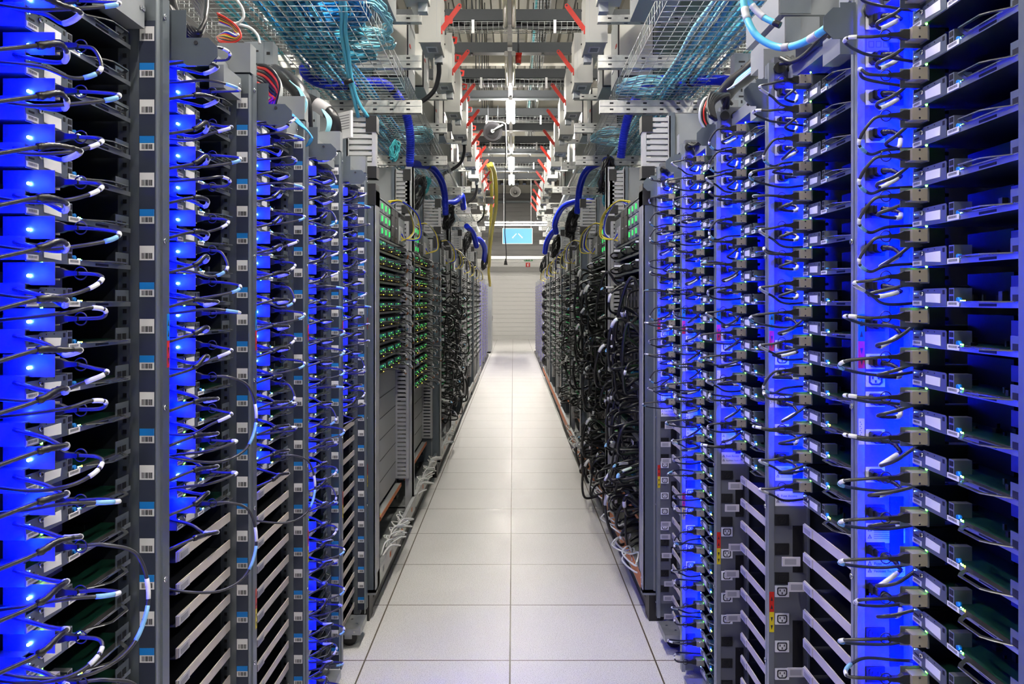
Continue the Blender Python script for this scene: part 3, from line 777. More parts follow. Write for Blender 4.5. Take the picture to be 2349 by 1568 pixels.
b = MB(); b.box(0, .004, .03, 1.17, .08, 1.95, 'netpost').box(.004, .012, 1.05, 1.08, .9, 1.05, 'black'); build(b, 'door', r)

# ------------------------------------------------------------------ overhead: struts, baskets, cables
def make_strut(L, hgt):
    b = MB(); b.box(0, L, 0, .041, 0, hgt, 'strut').box(0, L, -.004, .045, -.003, 0, 'strut')
    if hgt > .06: b.box(0, L, -.0015, 0, hgt*.48, hgt*.52, 'boxdark')
    q = .06
    while q < L - .05:
        for zz in ((hgt*.25, hgt*.75) if hgt > .06 else (hgt*.5,)): b.box(q, q + .022, -.001, 0, zz - .005, zz + .005, 'dark')
        for zz in (.041*.5,): b.box(q, q + .022, zz - .006, zz + .006, -.0036, -.003, 'dark')
        q += .10
    return build(b, 'strut_channel')
STR = {}
BAY = [2.97 + 1.83*k for k in range(8)]
for k, d in enumerate(BAY):
    for s, side in ((-1, 'left'), (1, 'right')):
        for z, hgt, X, L, nm, key in ((2.615, .075, .55 if s < 0 else .52, 1.25, 'double galvanised strut under the cable basket', 'a'), (2.885, .075, .55 if s < 0 else .51, .95, 'double galvanised strut below the tap boxes', 'b'), (3.16, .04, .55 if s < 0 else .508, .95, 'slim galvanised strut holding the tap boxes', 'c')):
            if k == 0 and key == 'a': pass
            if key not in STR: STR[key] = Proto(lambda L=L, hgt=hgt: make_strut(L, hgt))
            o = STR[key].get(); o.location = (s*X, d - .02, z) if s > 0 else (-X - L, d - .02, z)
            tag(o, f'{nm}, {nth(k + 1)} bay on the {side}', 'metal strut', f'galvanised struts over the {side} row')
        b = MB(); b.box(-.02, .02, 0, .041, 2.55, CZ, 'strut'); q = 2.7
        while q < 3.9: b.box(-.006, .006, -.001, 0, q, q + .022, 'dark'); q += .1
        o = build(b, 'hanger_post'); o.location = (s*1.3, d + .03, 0); tag(o, f'vertical galvanised hanger post, {nth(k + 1)} bay on the {side}', 'metal post', f'hanger posts over the {side} row')
def make_basket(L=3.66, Wd=.5, h=.10, p=.062, px=.05):
    b = MB(); r = .0021; n = 4
    for i in range(int(Wd/px) + 1): b.tube([(i*px, 0, 0), (i*px, L, 0)], r, 'wire', n)
    for z in (.05, .10):
        for x in (0, Wd): b.tube([(x, 0, z), (x, L, z)], r, 'wire', n)
    y = .02
    while y < L: b.tube([(0, y, h), (0, y, -.004), (Wd, y, -.004), (Wd, y, h)], r, 'wire', n); y += p
    return build(b, 'wire_basket')
BK = Proto(make_basket)
for s, side in ((-1, 'left'), (1, 'right')):
    for k in range(4):
        o = BK.get(); o.location = (.625 if s > 0 else -1.125, .9 + 3.66*k, 2.70); tag(o, f'galvanised wire cable basket over the {side} row, {nth(k + 1)} length from the near end', 'cable basket', f'wire baskets over the {side} row')
    for k in range(4):
        o = BK.get(); o.location = (1.18 if s > 0 else -1.68, 1.2 + 3.66*k, 2.96); tag(o, f'upper wire basket farther behind the {side} row, {nth(k + 1)} length from the near end', 'cable basket', f'upper wire baskets over the {side} row')
# cyan bundles along the baskets
def bundle(name, pts, r, m, label, cat='cable', n=7, group=None):
    b = MB(); b.tube(smooth(pts, 5), r, m, n); o = build(b, name); return tag(o, label, cat, group)
for s, side in ((-1, 'left'), (1, 'right')):
    for i in range(14):
        x0 = 1.09 - .019*i if side == 'left' else 1.08 - .018*i
        rr = random.Random(40 + i + (s > 0)*99); pts = []; y = 1.0; lay = .022 + .016*(i % 3)
        while y < 15.4: pts.append((s*(x0 + rr.uniform(-.012, .012)), y, 2.70 + lay + rr.uniform(-.004, .012))); y += .45
        o = bundle('fibre_cable', pts, .0075 + .003*(i % 2), ('cyan', 'cyanlight', 'teal')[i % 3] if side == 'right' else ('cyan', 'cyandeep', 'cyan')[i % 3], f'cyan optic cable running along the wire basket over the {side} row', 'cable', 6, f'cyan cables in the {side} basket')
    for i in range(6):
        rr = random.Random(140 + i + (s > 0)*99); pts = []; y = 1.4
        while y < 15.4: pts.append((s*(1.25 + .05*i + rr.uniform(-.02, .02)), y, 2.985 + rr.uniform(0, .02))); y += .5
        bundle('fibre_cable', pts, .009, 'teal' if i % 2 else 'cyan', f'cyan optic cable in the upper basket behind the {side} row', 'cable', 6, f'cyan cables in the upper {side} basket')
# coils of slack cable in the left basket
def coil(name, c, rx, ry, turns, m, label, rad=.0052, th=.05, seed=1):
    rr = random.Random(seed); pts = []
    for i in range(turns*14):
        a = 2*PI*i/14; q = 1 - .35*rr.random()**2
        pts.append((rx*q*math.cos(a) + rr.uniform(-.01, .01), ry*q*math.sin(a) + rr.uniform(-.01, .01), th*(i/(turns*14)) + rr.uniform(-.01, .01)))
    b = MB(); b.tube(smooth(pts, 2), rad, m, 5); o = build(b, name); o.location = c; return tag(o, label, 'cable coil', 'coils of cyan cable in the left basket')
coil('cable_coil', (-.80, 3.46, 2.735), .175, .20, 30, 'cyandeep', 'largest coil of deep blue-cyan slack cable, nearest in the left basket', .0062, .10, 1)
coil('cable_coil', (-.88, 3.76, 2.735), .18, .14, 20, 'cyan', 'second coil of cyan slack cable in the left basket, behind the largest', .0058, .07, 2)
coil('cable_coil', (-.87, 4.06, 2.735), .18, .11, 20, 'cyan', 'third coil of cyan slack cable in the left basket, before the blue conduit', .0055, .06, 3)
coil('cable_coil', (-.67, 3.66, 2.76), .11, .28, 9, 'cyanlight', 'loose pale cyan loops at the aisle edge of the left basket', .0045, .05, 4)
coil('cable_coil', (-.70, 3.90, 2.74), .12, .10, 7, 'cyanlight', 'small pale cyan loops between the coils and the aisle edge of the left basket', .0045, .05, 8)
coil('cable_coil', (-.76, 6.1, 2.735), .15, .22, 12, 'cyanlight', 'pale cyan coil farther along the left basket', .0055, .05, 5)
o = coil('cable_coil', (.80, 4.75, 2.735), .18, .14, 12, 'cyanlight', 'pale cyan coil in the right basket behind the blue conduit', .0055, .05, 6); o['group'] = 'coils of cyan cable in the right basket'
o = coil('cable_coil', (.76, 6.2, 2.735), .15, .22, 10, 'cyanlight', 'pale cyan coil farther along the right basket', .0055, .05, 7); o['group'] = 'coils of cyan cable in the right basket'
# blue corrugated conduits
def conduit(P, r, label, ties=()):
    path = []
    S = smooth([W(*p) for p in P], 10); acc = 0
    for a, c in zip(S, S[1:]):
        n = max(1, int((c - a).length / .0035))
        path += [a.lerp(c, i/n) for i in range(n)]
    b = MB(); b.tube(path, r, 'hoseblue', 10, rf=lambda t, i: (1.0, 1.06, 1.0, .92)[i % 4]); o = build(b, 'corrugated_conduit'); tag(o, label, 'conduit', 'blue corrugated conduits')
    for t in ties:
        b = MB(); b.tube(cut(path, t, t + .018), r*1.15, 'black', 10); build(b, 'cable_tie', o)
conduit([(698,155,4.25),(704,172,4.35),(735,190,4.5),(790,196,4.65),(860,187,4.8),(900,205,4.95),(928,250,5.05),(941,310,5.15),(940,375,5.22)], .028, 'blue corrugated conduit dropping from the left basket to the first network racks', (.32, .60))
conduit([(1672,186,4.25),(1640,183,4.4),(1580,186,4.6),(1515,184,4.8),(1478,200,4.95),(1447,250,5.05),(1432,305,5.15),(1424,362,5.22)], .028, 'blue corrugated conduit dropping from the right basket to the first network racks', (.28, .52))
conduit([(940,376,6.3),(965,378,6.7),(990,384,7.0),(1010,410,7.3),(1020,445,7.5),(1022,492,7.6)], .03, 'blue conduit in the second bay over the left network racks', (.4,))
conduit([(1400,366,6.5),(1372,374,6.8),(1345,392,7.1),(1330,430,7.4),(1324,488,7.6)], .03, 'blue conduit in the second bay over the right network racks')
conduit([(1010,465,9.0),(1040,464,9.4),(1055,452,9.7),(1060,450,9.8),(1063,478,10.0)], .034, 'short blue conduit with a downturned end above the left row')
conduit([(1360,462,9.0),(1320,462,9.4),(1295,472,9.7),(1280,492,10.0),(1273,515,10.2),(1276,535,10.3)], .034, 'blue conduit in the third bay over the right network racks', (.1,))
conduit([(1070,518,12),(1085,535,12.4),(1093,565,12.8)], .04, 'blue conduit in the fourth bay over the left network racks')
conduit([(1090,544,14),(1103,552,14.4),(1112,570,14.8),(1110,598,15.2)], .045, 'lighter blue conduit farthest along the left row')
conduit([(1275,525,12.6),(1262,540,13),(1253,560,13.4),(1250,580,13.6)], .042, 'blue conduit farthest along the right row')
# hanging pair of cyan cables in front of the left basket
for i, (a, c) in enumerate(((0, 0), (9, 22))):
    bundle('hanging_cable', [W(775 + a, -40, 3.25), W(784 + a, 30, 3.35), W(783 + a, 70, 3.42), W(790 + a, 120, 3.5), W(802 + a*.6, 185, 3.58), W(814 + a, 235, 3.64), W(822 + c, 268, 3.70)], .0085, 'cyan', 'pale blue cable hanging down past the left basket to the finger duct', 'cable', 8, 'hanging blue cable pair on the left')
b = MB(); b.tube([W(797, 182, 3.575), W(801, 192, 3.58)], .022, 'black', 10); tag(build(b, 'hook_tie'), 'black tie wrapped round the hanging blue cable pair', 'cable tie')
# tap boxes of the busway
def make_tap(s, fed):
    t = empty('tap_box')
    b = MB(); b.box(0, s*.13, .02, .33, 0, .36, 'cream'); build(b, 'body', t)
    b = MB(); b.box(-s*.004, s*.134, 0, .02, -.004, .364, 'cream').box(s*.02, s*.022, -.001, 0, .03, .33, 'boxgrey'); build(b, 'cover', t)
    b = MB(); b.box(s*.03, s*.10, .10, .22, -.002, 0, 'paper').box(s*.04, s*.09, .12, .20, -.003, -.002, 'greyink'); build(b, 'rating_plate', t)
    b = MB(); p = [(0, .10), (-s*.10, .235), (-s*.115, .25), (-s*.13, .245), (-s*.132, .228), (-s*.02, .075)]
    b.prism([(x, z) for x, z in p], 1, .03, .036, 'leverred').box(-s*.012, s*.01, .026, .044, .06, .105, 'red').cyl((-s*.119, .029, .236), .006, 1, .008, 'ink', 8); build(b, 'red_lever', t)
    b = MB(); b.box(s*.01, s*.06, .26, .32, -.05, 0, 'boxgrey'); build(b, 'cable_gland', t)
    if fed: b = MB(); b.tube(smooth([(s*.035, .29, -.04), (s*.04, .33, -.12), (s*.08, .36, -.22), (s*.2, .38, -.30), (s*.4, .42, -.36)], 5), .016, 'rubber', 8); build(b, 'feeder_cable', t)
    for q in (.08, .2, .3): 
        b = MB(); b.cyl((-s*.001, .3, q), .006, 0, -s*.006, 'black', 6); build(b, 'latch', t)
    return t
TAP = {(s, f): Proto(lambda s=s, f=f: make_tap(s, f)) for s in (-1, 1) for f in (0, 1)}
def make_grey(s):
    t = empty('junction_box')
    b = MB(); b.box(0, s*.24, 0, .36, 0, .42, 'boxgrey'); build(b, 'body', t)
    b = MB(); b.box(s*.01, s*.23, -.025, 0, .01, .41, 'cream').box(0, s*.24, -.008, -.004, 0, .42, 'ink'); build(b, 'lid', t)
    b = MB(); b.box(-s*.004, 0, .05, .10, .22, .24, 'red').box(-s*.004, 0, .2, .3, .1, .2, 'paper'); build(b, 'warning_label', t)
    return t
GRY = {s: Proto(lambda s=s: make_grey(s)) for s in (-1, 1)}
for s, side in ((-1, 'left'), (1, 'right')):
    for k in range(13):
        y = 4.05 + .915*k
        t = TAP[s, int(s < 0 and k % 3 == 1)].get(); t.location = (s*.455, y, 3.10); tag(t, f'cream tap box with red lever, {nth(k + 1)} from the near end above the {side} row', 'electrical box', f'tap boxes above the {side} row')
    for k in range(10):
        t = GRY[s].get(); t.location = (s*.70, 3.5 + .915*k, 2.98 + .18*(k % 2)); tag(t, f'grey junction box behind the tap boxes, {nth(k + 1)} from the near end on the {side}', 'electrical box', f'grey boxes above the {side} row')
    b = MB(); b.box(s*.60, s*.70, 2, 16, 3.50, 3.62, 'boxgrey').box(s*.60, s*.602, 2, 16, 3.54, 3.58, 'boxdark'); tag(build(b, 'busway'), f'long grey busway running above the tap boxes on the {side}', 'busway')
    b = MB(); b.box(s*1.0, s*1.5, 2, 16, 3.35, 3.5, 'boxdark'); tag(build(b, 'air_duct'), f'dark trunking high behind the {side} boxes', 'trunking')
for k in range(26):
    b = MB(); y = 3.6 + .46*k
    if k == 0:
        b.ringplate([(0,-.03),(.05,-.02),(.055,.03),(0,.04)], [(.014,-.012),(.036,-.008),(.04,.02),(.014,.022)], 1, 0, .01, 'red').box(-.03, .005, 0, .012, -.02, .03, 'red'); RL = build(b, 'red_clip'); o = RL
    else: o = copy_tree(RL)
    o.location = (-.50, y, 3.56); tag(o, 'small red clip hanging on the busway line above the left row', 'clip', 'red clips above the left row')
bundle('black_feeder', [(-.50, 3 + .9*i, 3.50 - .05*(i % 2)) for i in range(14)], .009, 'rubber', 'thin black cable strung along the red clips on the left')

# ------------------------------------------------------------------ under the roof
def make_rail():
    b = MB(); b.box(-1.4, 1.4, 0, .06, 0, .10, 'ceilstrut').box(-1.4, 1.4, -.02, .08, -.008, 0, 'ceilstrut'); o = build(b, 'strut_rail')
    for x in (-.95, -.42, .30, .95):
        c = MB(); c.cyl((x, .03, .1), .006, 2, CZ - 4.12, 'ceilstrut', 6).cyl((x, .03, -.03), .012, 2, .03, 'galv', 6); build(c, 'threaded_rod', o)
    return o
RL2 = Proto(make_rail)
for k in range(14):
    o = RL2.get(); o.location = (0, 4.4 + .915*k, 4.0); tag(o, f'dark cross rail hung under the roof, {nth(k + 1)} from the near end', 'ceiling rail', 'cross rails under the roof')
b = MB(); b.box(-.052, -.008, 1.0, 16.3, 3.87, 3.92, 'strut'); tag(build(b, 'lighting_track'), 'long pale track carrying the tube lights over the aisle', 'lighting track')
def make_cross():
    b = MB(); r = .003
    for y in (-.08, -.04, 0, .04, .08): b.tube([(-.75, y, 0), (.75, y, 0)], r, 'wire', 4)
    for y in (-.08, .08): b.tube([(-.75, y, .05), (.75, y, .05)], r, 'wire', 4)
    for i in range(30): x = -.74 + .051*i; b.tube([(x, -.08, .05), (x, -.08, 0), (x, .08, 0), (x, .08, .05)], r, 'wire', 4)
    o = build(b, 'cross_tray')
    for x in (-.37, .36): c = MB(); c.box(x, x + .025, -.1, -.09, -.06, .06, 'signwhite'); build(c, 'hanger_clip', o)
    return o
CT = Proto(make_cross)
for k in range(5):
    o = CT.get(); o.location = (0, 7.2 + 1.83*k, 3.93); tag(o, f'narrow wire tray crossing over the aisle, {nth(k + 1)} from the near end', 'cable tray', 'wire trays crossing the aisle')
    bundle('cross_cable', [(-.62, 7.2 + 1.83*k, 4.05), (-.50, 7.2 + 1.83*k, 3.97), (-.3, 7.2 + 1.83*k, 3.955), (0, 7.19 + 1.83*k, 3.965), (.3, 7.2 + 1.83*k, 3.955), (.75, 7.2 + 1.83*k, 3.955)], .028, 'rubber', f'thick black cable lying in the {nth(k + 1)} wire tray across the aisle', 'cable', 8, 'black cables crossing the aisle')
b = MB(); r = .003
for i in range(6): x = .25 + .036*i; b.tube([(x, 3, 4.9), (x, 16.5, 4.9)], r, 'wire', 4)
for x in (.25, .43): b.tube([(x, 3, 4.96), (x, 16.5, 4.96)], r, 'wire', 4)
y = 3.0
while y < 16.5: b.tube([(.25, y, 4.96), (.25, y, 4.9), (.43, y, 4.9), (.43, y, 4.96)], r, 'wire', 4); y += .1
tag(build(b, 'roof_basket'), 'long wire basket high under the roof, right of the tube lights', 'cable basket')
bundle('fibre_cable', [(.275 + .012*math.sin(i), 3 + 1.3*i, 4.925) for i in range(11)], .016, 'teal', 'teal cable running along the basket high under the roof')
o = MB(); o.cyl((0, 0, 0), .03, 2, -.075, 'red', 14, .026).cyl((0, 0, -.075), .02, 2, -.012, 'cream', 12).box(-.035, .035, -.035, .035, 0, .02, 'red').cyl((0, 0, .02), .008, 2, .25, 'ceilstrut', 6)
o = build(o, 'alarm_sounder'); o.location = W(1189, 128, 7.7); tag(o, 'small red alarm sounder under the roof beside the light track', 'alarm')
# cable reel
r = empty('cable_reel', W(1130, 301, 9.6)); tag(r, 'round black cable reel hung over the aisle, white crank across it', 'cable reel')
b = MB(); b.cyl((0, 0, 0), .118, 1, .012, 'cablegrey', 32).cyl((0, .012, 0), .07, 1, .06, 'rubber', 24).cyl((0, .072, 0), .118, 1, .012, 'rubber', 32).cyl((0, -.004, 0), .085, 1, .004, 'rubber', 28); build(b, 'drum', r)
b = MB(); b.cyl((0, -.02, 0), .022, 1, .02, 'signwhite', 14).tube([(0, -.02, 0), (.06, -.022, .04), (.125, -.022, .075)], .010, 'signwhite', 8); build(b, 'crank', r)
b = MB(); b.tube(smooth([(-.09, .04, .125), (-.05, .04, .13), (.10, .04, .12), (.14, .03, .10), (.16, .03, .05), (.17, .03, -.4), (.15, .03, -.42)], 5), .006, 'signwhite', 7).tube([(-.06, .04, .13), (-.06, .04, .32)], .005, 'ceilstrut', 6).tube([(.06, .04, .13), (.06, .04, .32)], .005, 'ceilstrut', 6); build(b, 'hanger', r)
# horn loudspeaker
r = empty('horn_loudspeaker', W(1182, 441, 18)); tag(r, 'white horn loudspeaker hung over the far end of the aisle', 'loudspeaker')
b = MB(); n = 28
for (ra, ya), (rb, yb) in zip(((.122, -.12), (.115, -.125), (.05, -.03), (.03, .06)), ((.115, -.125), (.05, -.03), (.03, .06), (.0, .06))):
    for i in range(n):
        a0, a1 = 2*PI*i/n, 2*PI*(i+1)/n
        b.face([(ra*math.cos(a0), ya, ra*math.sin(a0)), (ra*math.cos(a1), ya, ra*math.sin(a1)), (rb*math.cos(a1), yb, rb*math.sin(a1)), (rb*math.cos(a0), yb, rb*math.sin(a0))], 'horn', True)
build(b, 'horn', r); b = MB(); b.cyl((0, -.10, 0), .022, 1, .12, 'horn', 12, .03); build(b, 'throat', r)
b = MB(); b.cyl((0, .06, 0), .07, 1, .14, 'horn', 16); build(b, 'driver', r); b = MB(); b.box(-.05, -.035, .02, .05, 0, .5, 'ceilstrut').box(.035, .05, .02, .05, 0, .5, 'ceilstrut'); build(b, 'mount', r)
# hanging direction sign
D = 20.0; c = W(1187, 541, D); r = empty('hanging_sign', c); tag(r, 'blue hanging sign with two white arrows pointing down and outwards', 'sign')
hw, hh = 33.5*D/F, 17*D/F
b = MB(); b.box(-hw, hw, 0, .02, -hh, hh, 'signblue'); build(b, 'panel', r)
b = MB(); b.ringplate([(-hw-.012,-hh-.012),(hw+.012,-hh-.012),(hw+.012,hh+.012),(-hw-.012,hh+.012)], [(-hw,-hh),(hw,-hh),(hw,hh),(-hw,hh)], 1, -.004, .024, 'signwhite'); build(b, 'frame', r)
for s in (-1, 1):
    b = MB(); k = D/F
    a = (s*2.2*k, 5.6*k); e = (s*12.0*k, -5.0*k); dx, dz = e[0]-a[0], e[1]-a[1]; l = math.hypot(dx, dz); ux, uz = dx/l, dz/l; nx, nz = -uz, ux; w = 1.05*k
    b.prism([(a[0]+nx*w, a[1]+nz*w), (a[0]-nx*w, a[1]-nz*w), (e[0]-ux*1.5*k-nx*w, e[1]-uz*1.5*k-nz*w), (e[0]-ux*1.5*k+nx*w, e[1]-uz*1.5*k+nz*w)], 1, -.003, 0, 'signwhite')
    b.prism([(e[0]+ux*.4*k, e[1]+uz*.4*k), (e[0]-ux*2.6*k+nx*2.2*k, e[1]-uz*2.6*k+nz*2.2*k), (e[0]-ux*2.6*k-nx*2.2*k, e[1]-uz*2.6*k-nz*2.2*k)], 1, -.003, 0, 'signwhite'); build(b, 'arrow', r)
    b = MB(); b.cyl((s*hw*.93, .01, hh), .007, 2, 1.6, 'signwhite', 6); build(b, 'hanger_rod', r)
for k_, y_ in enumerate((510, 516)):
    c = W(1187, y_, 26.5 + .5*k_); r = empty('cross_light', c); tag(r, ('upper' if k_ == 0 else 'lower') + ' of two white tube lights crossing the aisle before the far wall', 'light', 'tube lights across the far end')
    b = MB(); b.box(-1.1, 1.0, .0, .03, .0, .03, 'signwhite'); build(b, 'housing', r)
    b = MB(); b.tube([(-1.08, 0, 0), (.98, 0, 0)], .014, 'tube', 8); build(b, 'lamp_tube', r)
# cable tray across the far wall
c = W(1180, 589, 29.5); b = MB(); b.box(-1.2, 1.2, 0, .25, -.09, -.08, 'strut').box(-1.2, 1.2, 0, .01, -.09, .03, 'strut').box(-1.2, 1.2, .24, .25, -.09, .03, 'strut')
for i in range(30): b.box(-1.18 + .08*i, -1.15 + .08*i, -.001, 0, -.05, -.01, 'boxgrey')
o = build(b, 'wall_tray'); o.location = c; tag(o, 'pale cable tray crossing low before the far wall', 'cable tray')
b = MB(); b.box(-1.2, 1.2, 0, .3, -.03, .03, 'boxdark'); o = build(b, 'wall_duct'); o.location = W(1180, 462, 30.3); tag(o, 'dark trunking across the upper far wall', 'trunking')
# escape sign and extinguisher sign on the far wall
c = W(1212, 595.5, 30.72); k = 30.72/F; r = empty('exit_sign', c); tag(r, 'green escape route sign with running figure on the far wall', 'sign')
b = MB(); b.box(-10*k, 10*k, 0, .03, -3*k, 2.4*k, 'signgreen'); build(b, 'panel', r)
b = MB(); b.box(-8.6*k, -6.6*k, -.004, 0, -2*k, 2*k, 'signwhite').box(-3.6*k, -.8*k, -.004, 0, -.4*k, .4*k, 'signwhite').prism([(-.8*k, -1.3*k), (.8*k, 0), (-.8*k, 1.3*k)], 1, -.004, 0, 'signwhite'); build(b, 'door_symbol', r)
b = MB(); b.cyl((5.2*k, 0, 1.3*k), .6*k, 1, -.004, 'signwhite', 10).prism([(4.2*k, .6*k), (5.2*k, .8*k), (5.6*k, -.4*k), (7.2*k, -1.6*k), (6.8*k, -2.0*k), (5*k, -1*k), (3.6*k, -2*k), (3.2*k, -1.6*k), (4.4*k, -.4*k)], 1, -.004, 0, 'signwhite').prism([(4.2*k, .5*k), (3*k, -.3*k), (3.2*k, -.7*k), (4.5*k, .1*k)], 1, -.0045, -.0005, 'signwhite'); build(b, 'running_figure', r)
c = W(1211, 607, 30.72); r = empty('extinguisher_sign', c); tag(r, 'red square fire extinguisher sign on the far wall', 'sign')
b = MB(); b.box(-5*k, 5*k, 0, .02, -5*k, 5*k, 'red'); build(b, 'panel', r)
b = MB(); b.box(-1.2*k, 1.2*k, -.003, 0, -3.6*k, 1.4*k, 'signwhite').box(-.5*k, .5*k, -.003, 0, 1.4*k, 2.6*k, 'signwhite').box(-.5*k, 2*k, -.003, 0, 2.6*k, 3.2*k, 'signwhite'); build(b, 'extinguisher_symbol', r)
# pendant lead
bundle('pendant_lead', [W(1160, 300, 12), W(1159, 420, 12), W(1159, 500, 12), W(1158, 535, 12), W(1161, 570, 12), W(1161, 597, 12)], .007, 'rubber', 'thin black pendant lead with a plug hanging over the aisle')
b = MB(); b.prism([(-.016, .03), (.016, .03), (.028, -.035), (-.028, -.035)], 1, -.02, .02, 'black').box(-.01, .01, -.01, .01, .03, .06, 'black'); o = build(b, 'pendant_plug'); o.location = W(1160, 602, 12); tag(o, 'black plug at the end of the pendant lead over the aisle', 'plug')
# yellow tubes on the left
bundle('yellow_tube', [W(1120, 378, 11.5), W(1126, 400, 12), W(1128, 440, 13), W(1126, 500, 14), W(1123, 560, 15), W(1121, 620, 16), W(1124, 655, 16.5)], .027, 'pipeyellow', 'straight yellow cable tube hanging at the end of the left row', 'tube', 10)
bundle('yellow_tube', [W(1126, 376, 11), W(1134, 395, 11.5), W(1138, 440, 12), W(1137, 480, 12.6), W(1130, 520, 13.5), W(1124, 570, 14.5), W(1122, 610, 15.5)], .030, 'pipeyellow', 'bowed yellow cable tube hanging beside the straight one on the left', 'tube', 10)
b = MB(); b.box(-.06, .06, -.05, .05, -.11, .11, 'black').box(-.065, .065, -.055, .055, -.01, .01, 'cream'); o = build(b, 'tube_clamp'); o.location = W(1123, 452, 13.2); tag(o, 'black clamp box around the yellow tubes', 'clamp')
# black clumps of slack on the racks
for side, x, y, d, r, lab in (('left', 1030, 498, 7.7, .12, 'third left network rack'), ('left', 1072, 552, 11, .13, 'fifth left network rack'), ('left', 1112, 600, 15.2, .16, 'last left network rack'), ('right', 1312, 510, 7.9, .15, 'third right network rack'), ('right', 1275, 565, 11, .16, 'fifth right network rack'), ('right', 1392, 400, 5.4, .13, 'second right network rack'), ('left', 960, 440, 5.6, .12, 'second left network rack'), ('right', 1248, 605, 14.5, .16, 'last right network rack')):
    p = W(x, y, d); cable_clump(side, abs(p.x), p.y, p.z, r, 16, 'rubber', f'tangled black cable clump on top of the {lab}', 'cable coil')
for side, x, y, d, r, lab in (('left', 905, 345, 4.4, .06, 'first left network rack'), ('left', 978, 425, 6.2, .07, 'second left network rack'), ('right', 1395, 440, 5.5, .09, 'second right network rack')):
    p = W(x, y, d); cable_clump(side, abs(p.x), p.y, p.z, r, 9, 'teal', f'tangle of teal leads on top of the {lab}', 'cable coil', 'lead_tangle', .004)
# ------------------------------------------------------------------ tops of the blue racks
def thick(name, P, r, m, label, n=9, cat='cable', group=None, wrap=()):
    path = smooth([W(*p) for p in P], 7); b = MB(); b.tube(path, r, m, n); o = build(b, name); tag(o, label, cat, group)
    for t0, t1, mm in wrap: b = MB(); b.tube(cut(path, t0, t1), r*1.1, mm, n); build(b, 'tape_wrap', o)
    return o
for i in range(6):
    thick('power_cable', [(372 + 3*i, -30 - 6*i, 1.63), (385 + 5*i, 10 + 5*i, 1.62), (410 + 8*i, 55 + 5*i - 2*i, 1.60), (440 + 4*i, 88 - 4*i, 1.60), (462 + 2*i, 74 - 8*i, 1.62), (466 + i, 40 - 10*i, 1.68), (445 - i, 5 - 10*i, 1.75), (420, -40, 1.85)], .0058, 'rubber', 'thick glossy black cable curving over the top of the second left rack', 9, 'cable', 'thick black cables over the second left rack')
for i, m in enumerate(('red', 'red', 'rubber', 'orange', 'rubber', 'pipeyellow', 'red', 'hoseblue', 'whitecable')):
    q = i * .9
    thick('control_wire', [(498 + q, 30 + 3*i, 2.2), (520 + q*2, 42 + 3*i, 2.18), (545 - q, 62 + 2*i, 2.16), (553 - q, 85 - i, 2.15), (535 + q, 98 - 2*i, 2.15), (505 + q*2, 96 - 3*i, 2.16), (498, 84, 2.2)], .0022, m, f'{ {"red": "red", "rubber": "black", "orange": "orange", "pipeyellow": "yellow", "hoseblue": "blue", "whitecable": "white"}[m]} control wire looping beside the top of the second left rack', 6, 'wire', f'control wires {m} at the second left rack')
for i, m in enumerate(('rubber', 'red', 'rubber', 'red', 'rubber', 'rubber', 'red')):
    thick('power_cable', [(592, 148 + 7*i, 2.3), (612 - i, 152 + 8*i, 2.28), (632 - 2*i, 170 + 8*i, 2.27), (640 - 2*i, 195 + 5*i, 2.27), (632 - 3*i, 235, 2.28), (622 - 3*i, 262, 2.30)], .0048, m, ('red' if m == 'red' else 'black') + ' power cable bending down behind the second left post', 8, 'cable', f'{m} power cables behind the second left post')
thick('cable_harness', [(628, 165, 2.75), (655, 180, 2.7), (682, 205, 2.66), (696, 240, 2.65), (700, 300, 2.68)], .028, 'rubber', 'fat black wrapped cable harness beside the third left rack top', 12, 'cable harness')
thick('cable_harness', [(700, 225, 3.2), (735, 245, 3.18), (762, 268, 3.17), (770, 310, 3.2), (768, 370, 3.25)], .026, 'rubber', 'fat black wrapped cable harness beside the fourth left rack top', 12, 'cable harness', None, ((.2, .4, 'clearholder'),))
thick('grey_lead', [(625, 168, 2.6), (640, 185, 2.6), (645, 215, 2.6), (632, 245, 2.6)], .006, 'boxgrey', 'pale grey lead curving beside the black harness of the third left rack', 8)
for i in range(6):
    thick('cyan_lead', [(664 + 2*i, 185 + 2*i, 2.62), (684 + i, 205, 2.6), (694 + i*2, 235, 2.58), (690 + i, 270, 2.58), (686, 300, 2.60)], .0022, 'cyanlight', 'thin pale cyan lead draped over the third left rack harness', 6, 'cable', 'cyan leads on the third left rack')
for i in range(9):
    thick('cyan_lead', [(664 + i, 262, 2.55), (685 + 2*i, 285 + i, 2.54), (705 + i*1.5, 300 + 2*i, 2.53), (716 - i*.5, 318, 2.53), (710 - i, 332 + i*.5, 2.54)], .0022, 'cyan' if i % 2 else 'cyandeep', ('cyan' if i % 2 else 'deep blue') + ' thin lead spilling over the corner of the third left rack', 6, 'cable', f'thin leads {i % 2} at the third left rack corner')
for i in range(6):
    thick('cyan_lead', [(738 + i*1.5, 250 + i, 3.12), (750 + 2*i, 275, 3.1), (748 + i*1.5, 300, 3.1), (738 + i, 318, 3.12)], .0025, 'cyanlight', 'thin pale cyan lead draped over the fourth left rack harness', 6, 'cable', 'cyan leads on the fourth left rack')
thick('white_lead', [(532, -15, 2.4), (556, 20, 2.4), (556, 45, 2.4), (530, 58, 2.4), (500, 55, 2.4)], .0045, 'whitecable', 'white lead looping above the second left rack', 8, 'cable', 'white leads above the second left rack')
thick('white_lead', [(505, 40, 2.5), (530, 52, 2.5), (570, 62, 2.55), (590, 80, 2.55), (596, 100, 2.55)], .0045, 'whitecable', 'white lead looping above the second left rack', 8, 'cable', 'white leads above the second left rack')
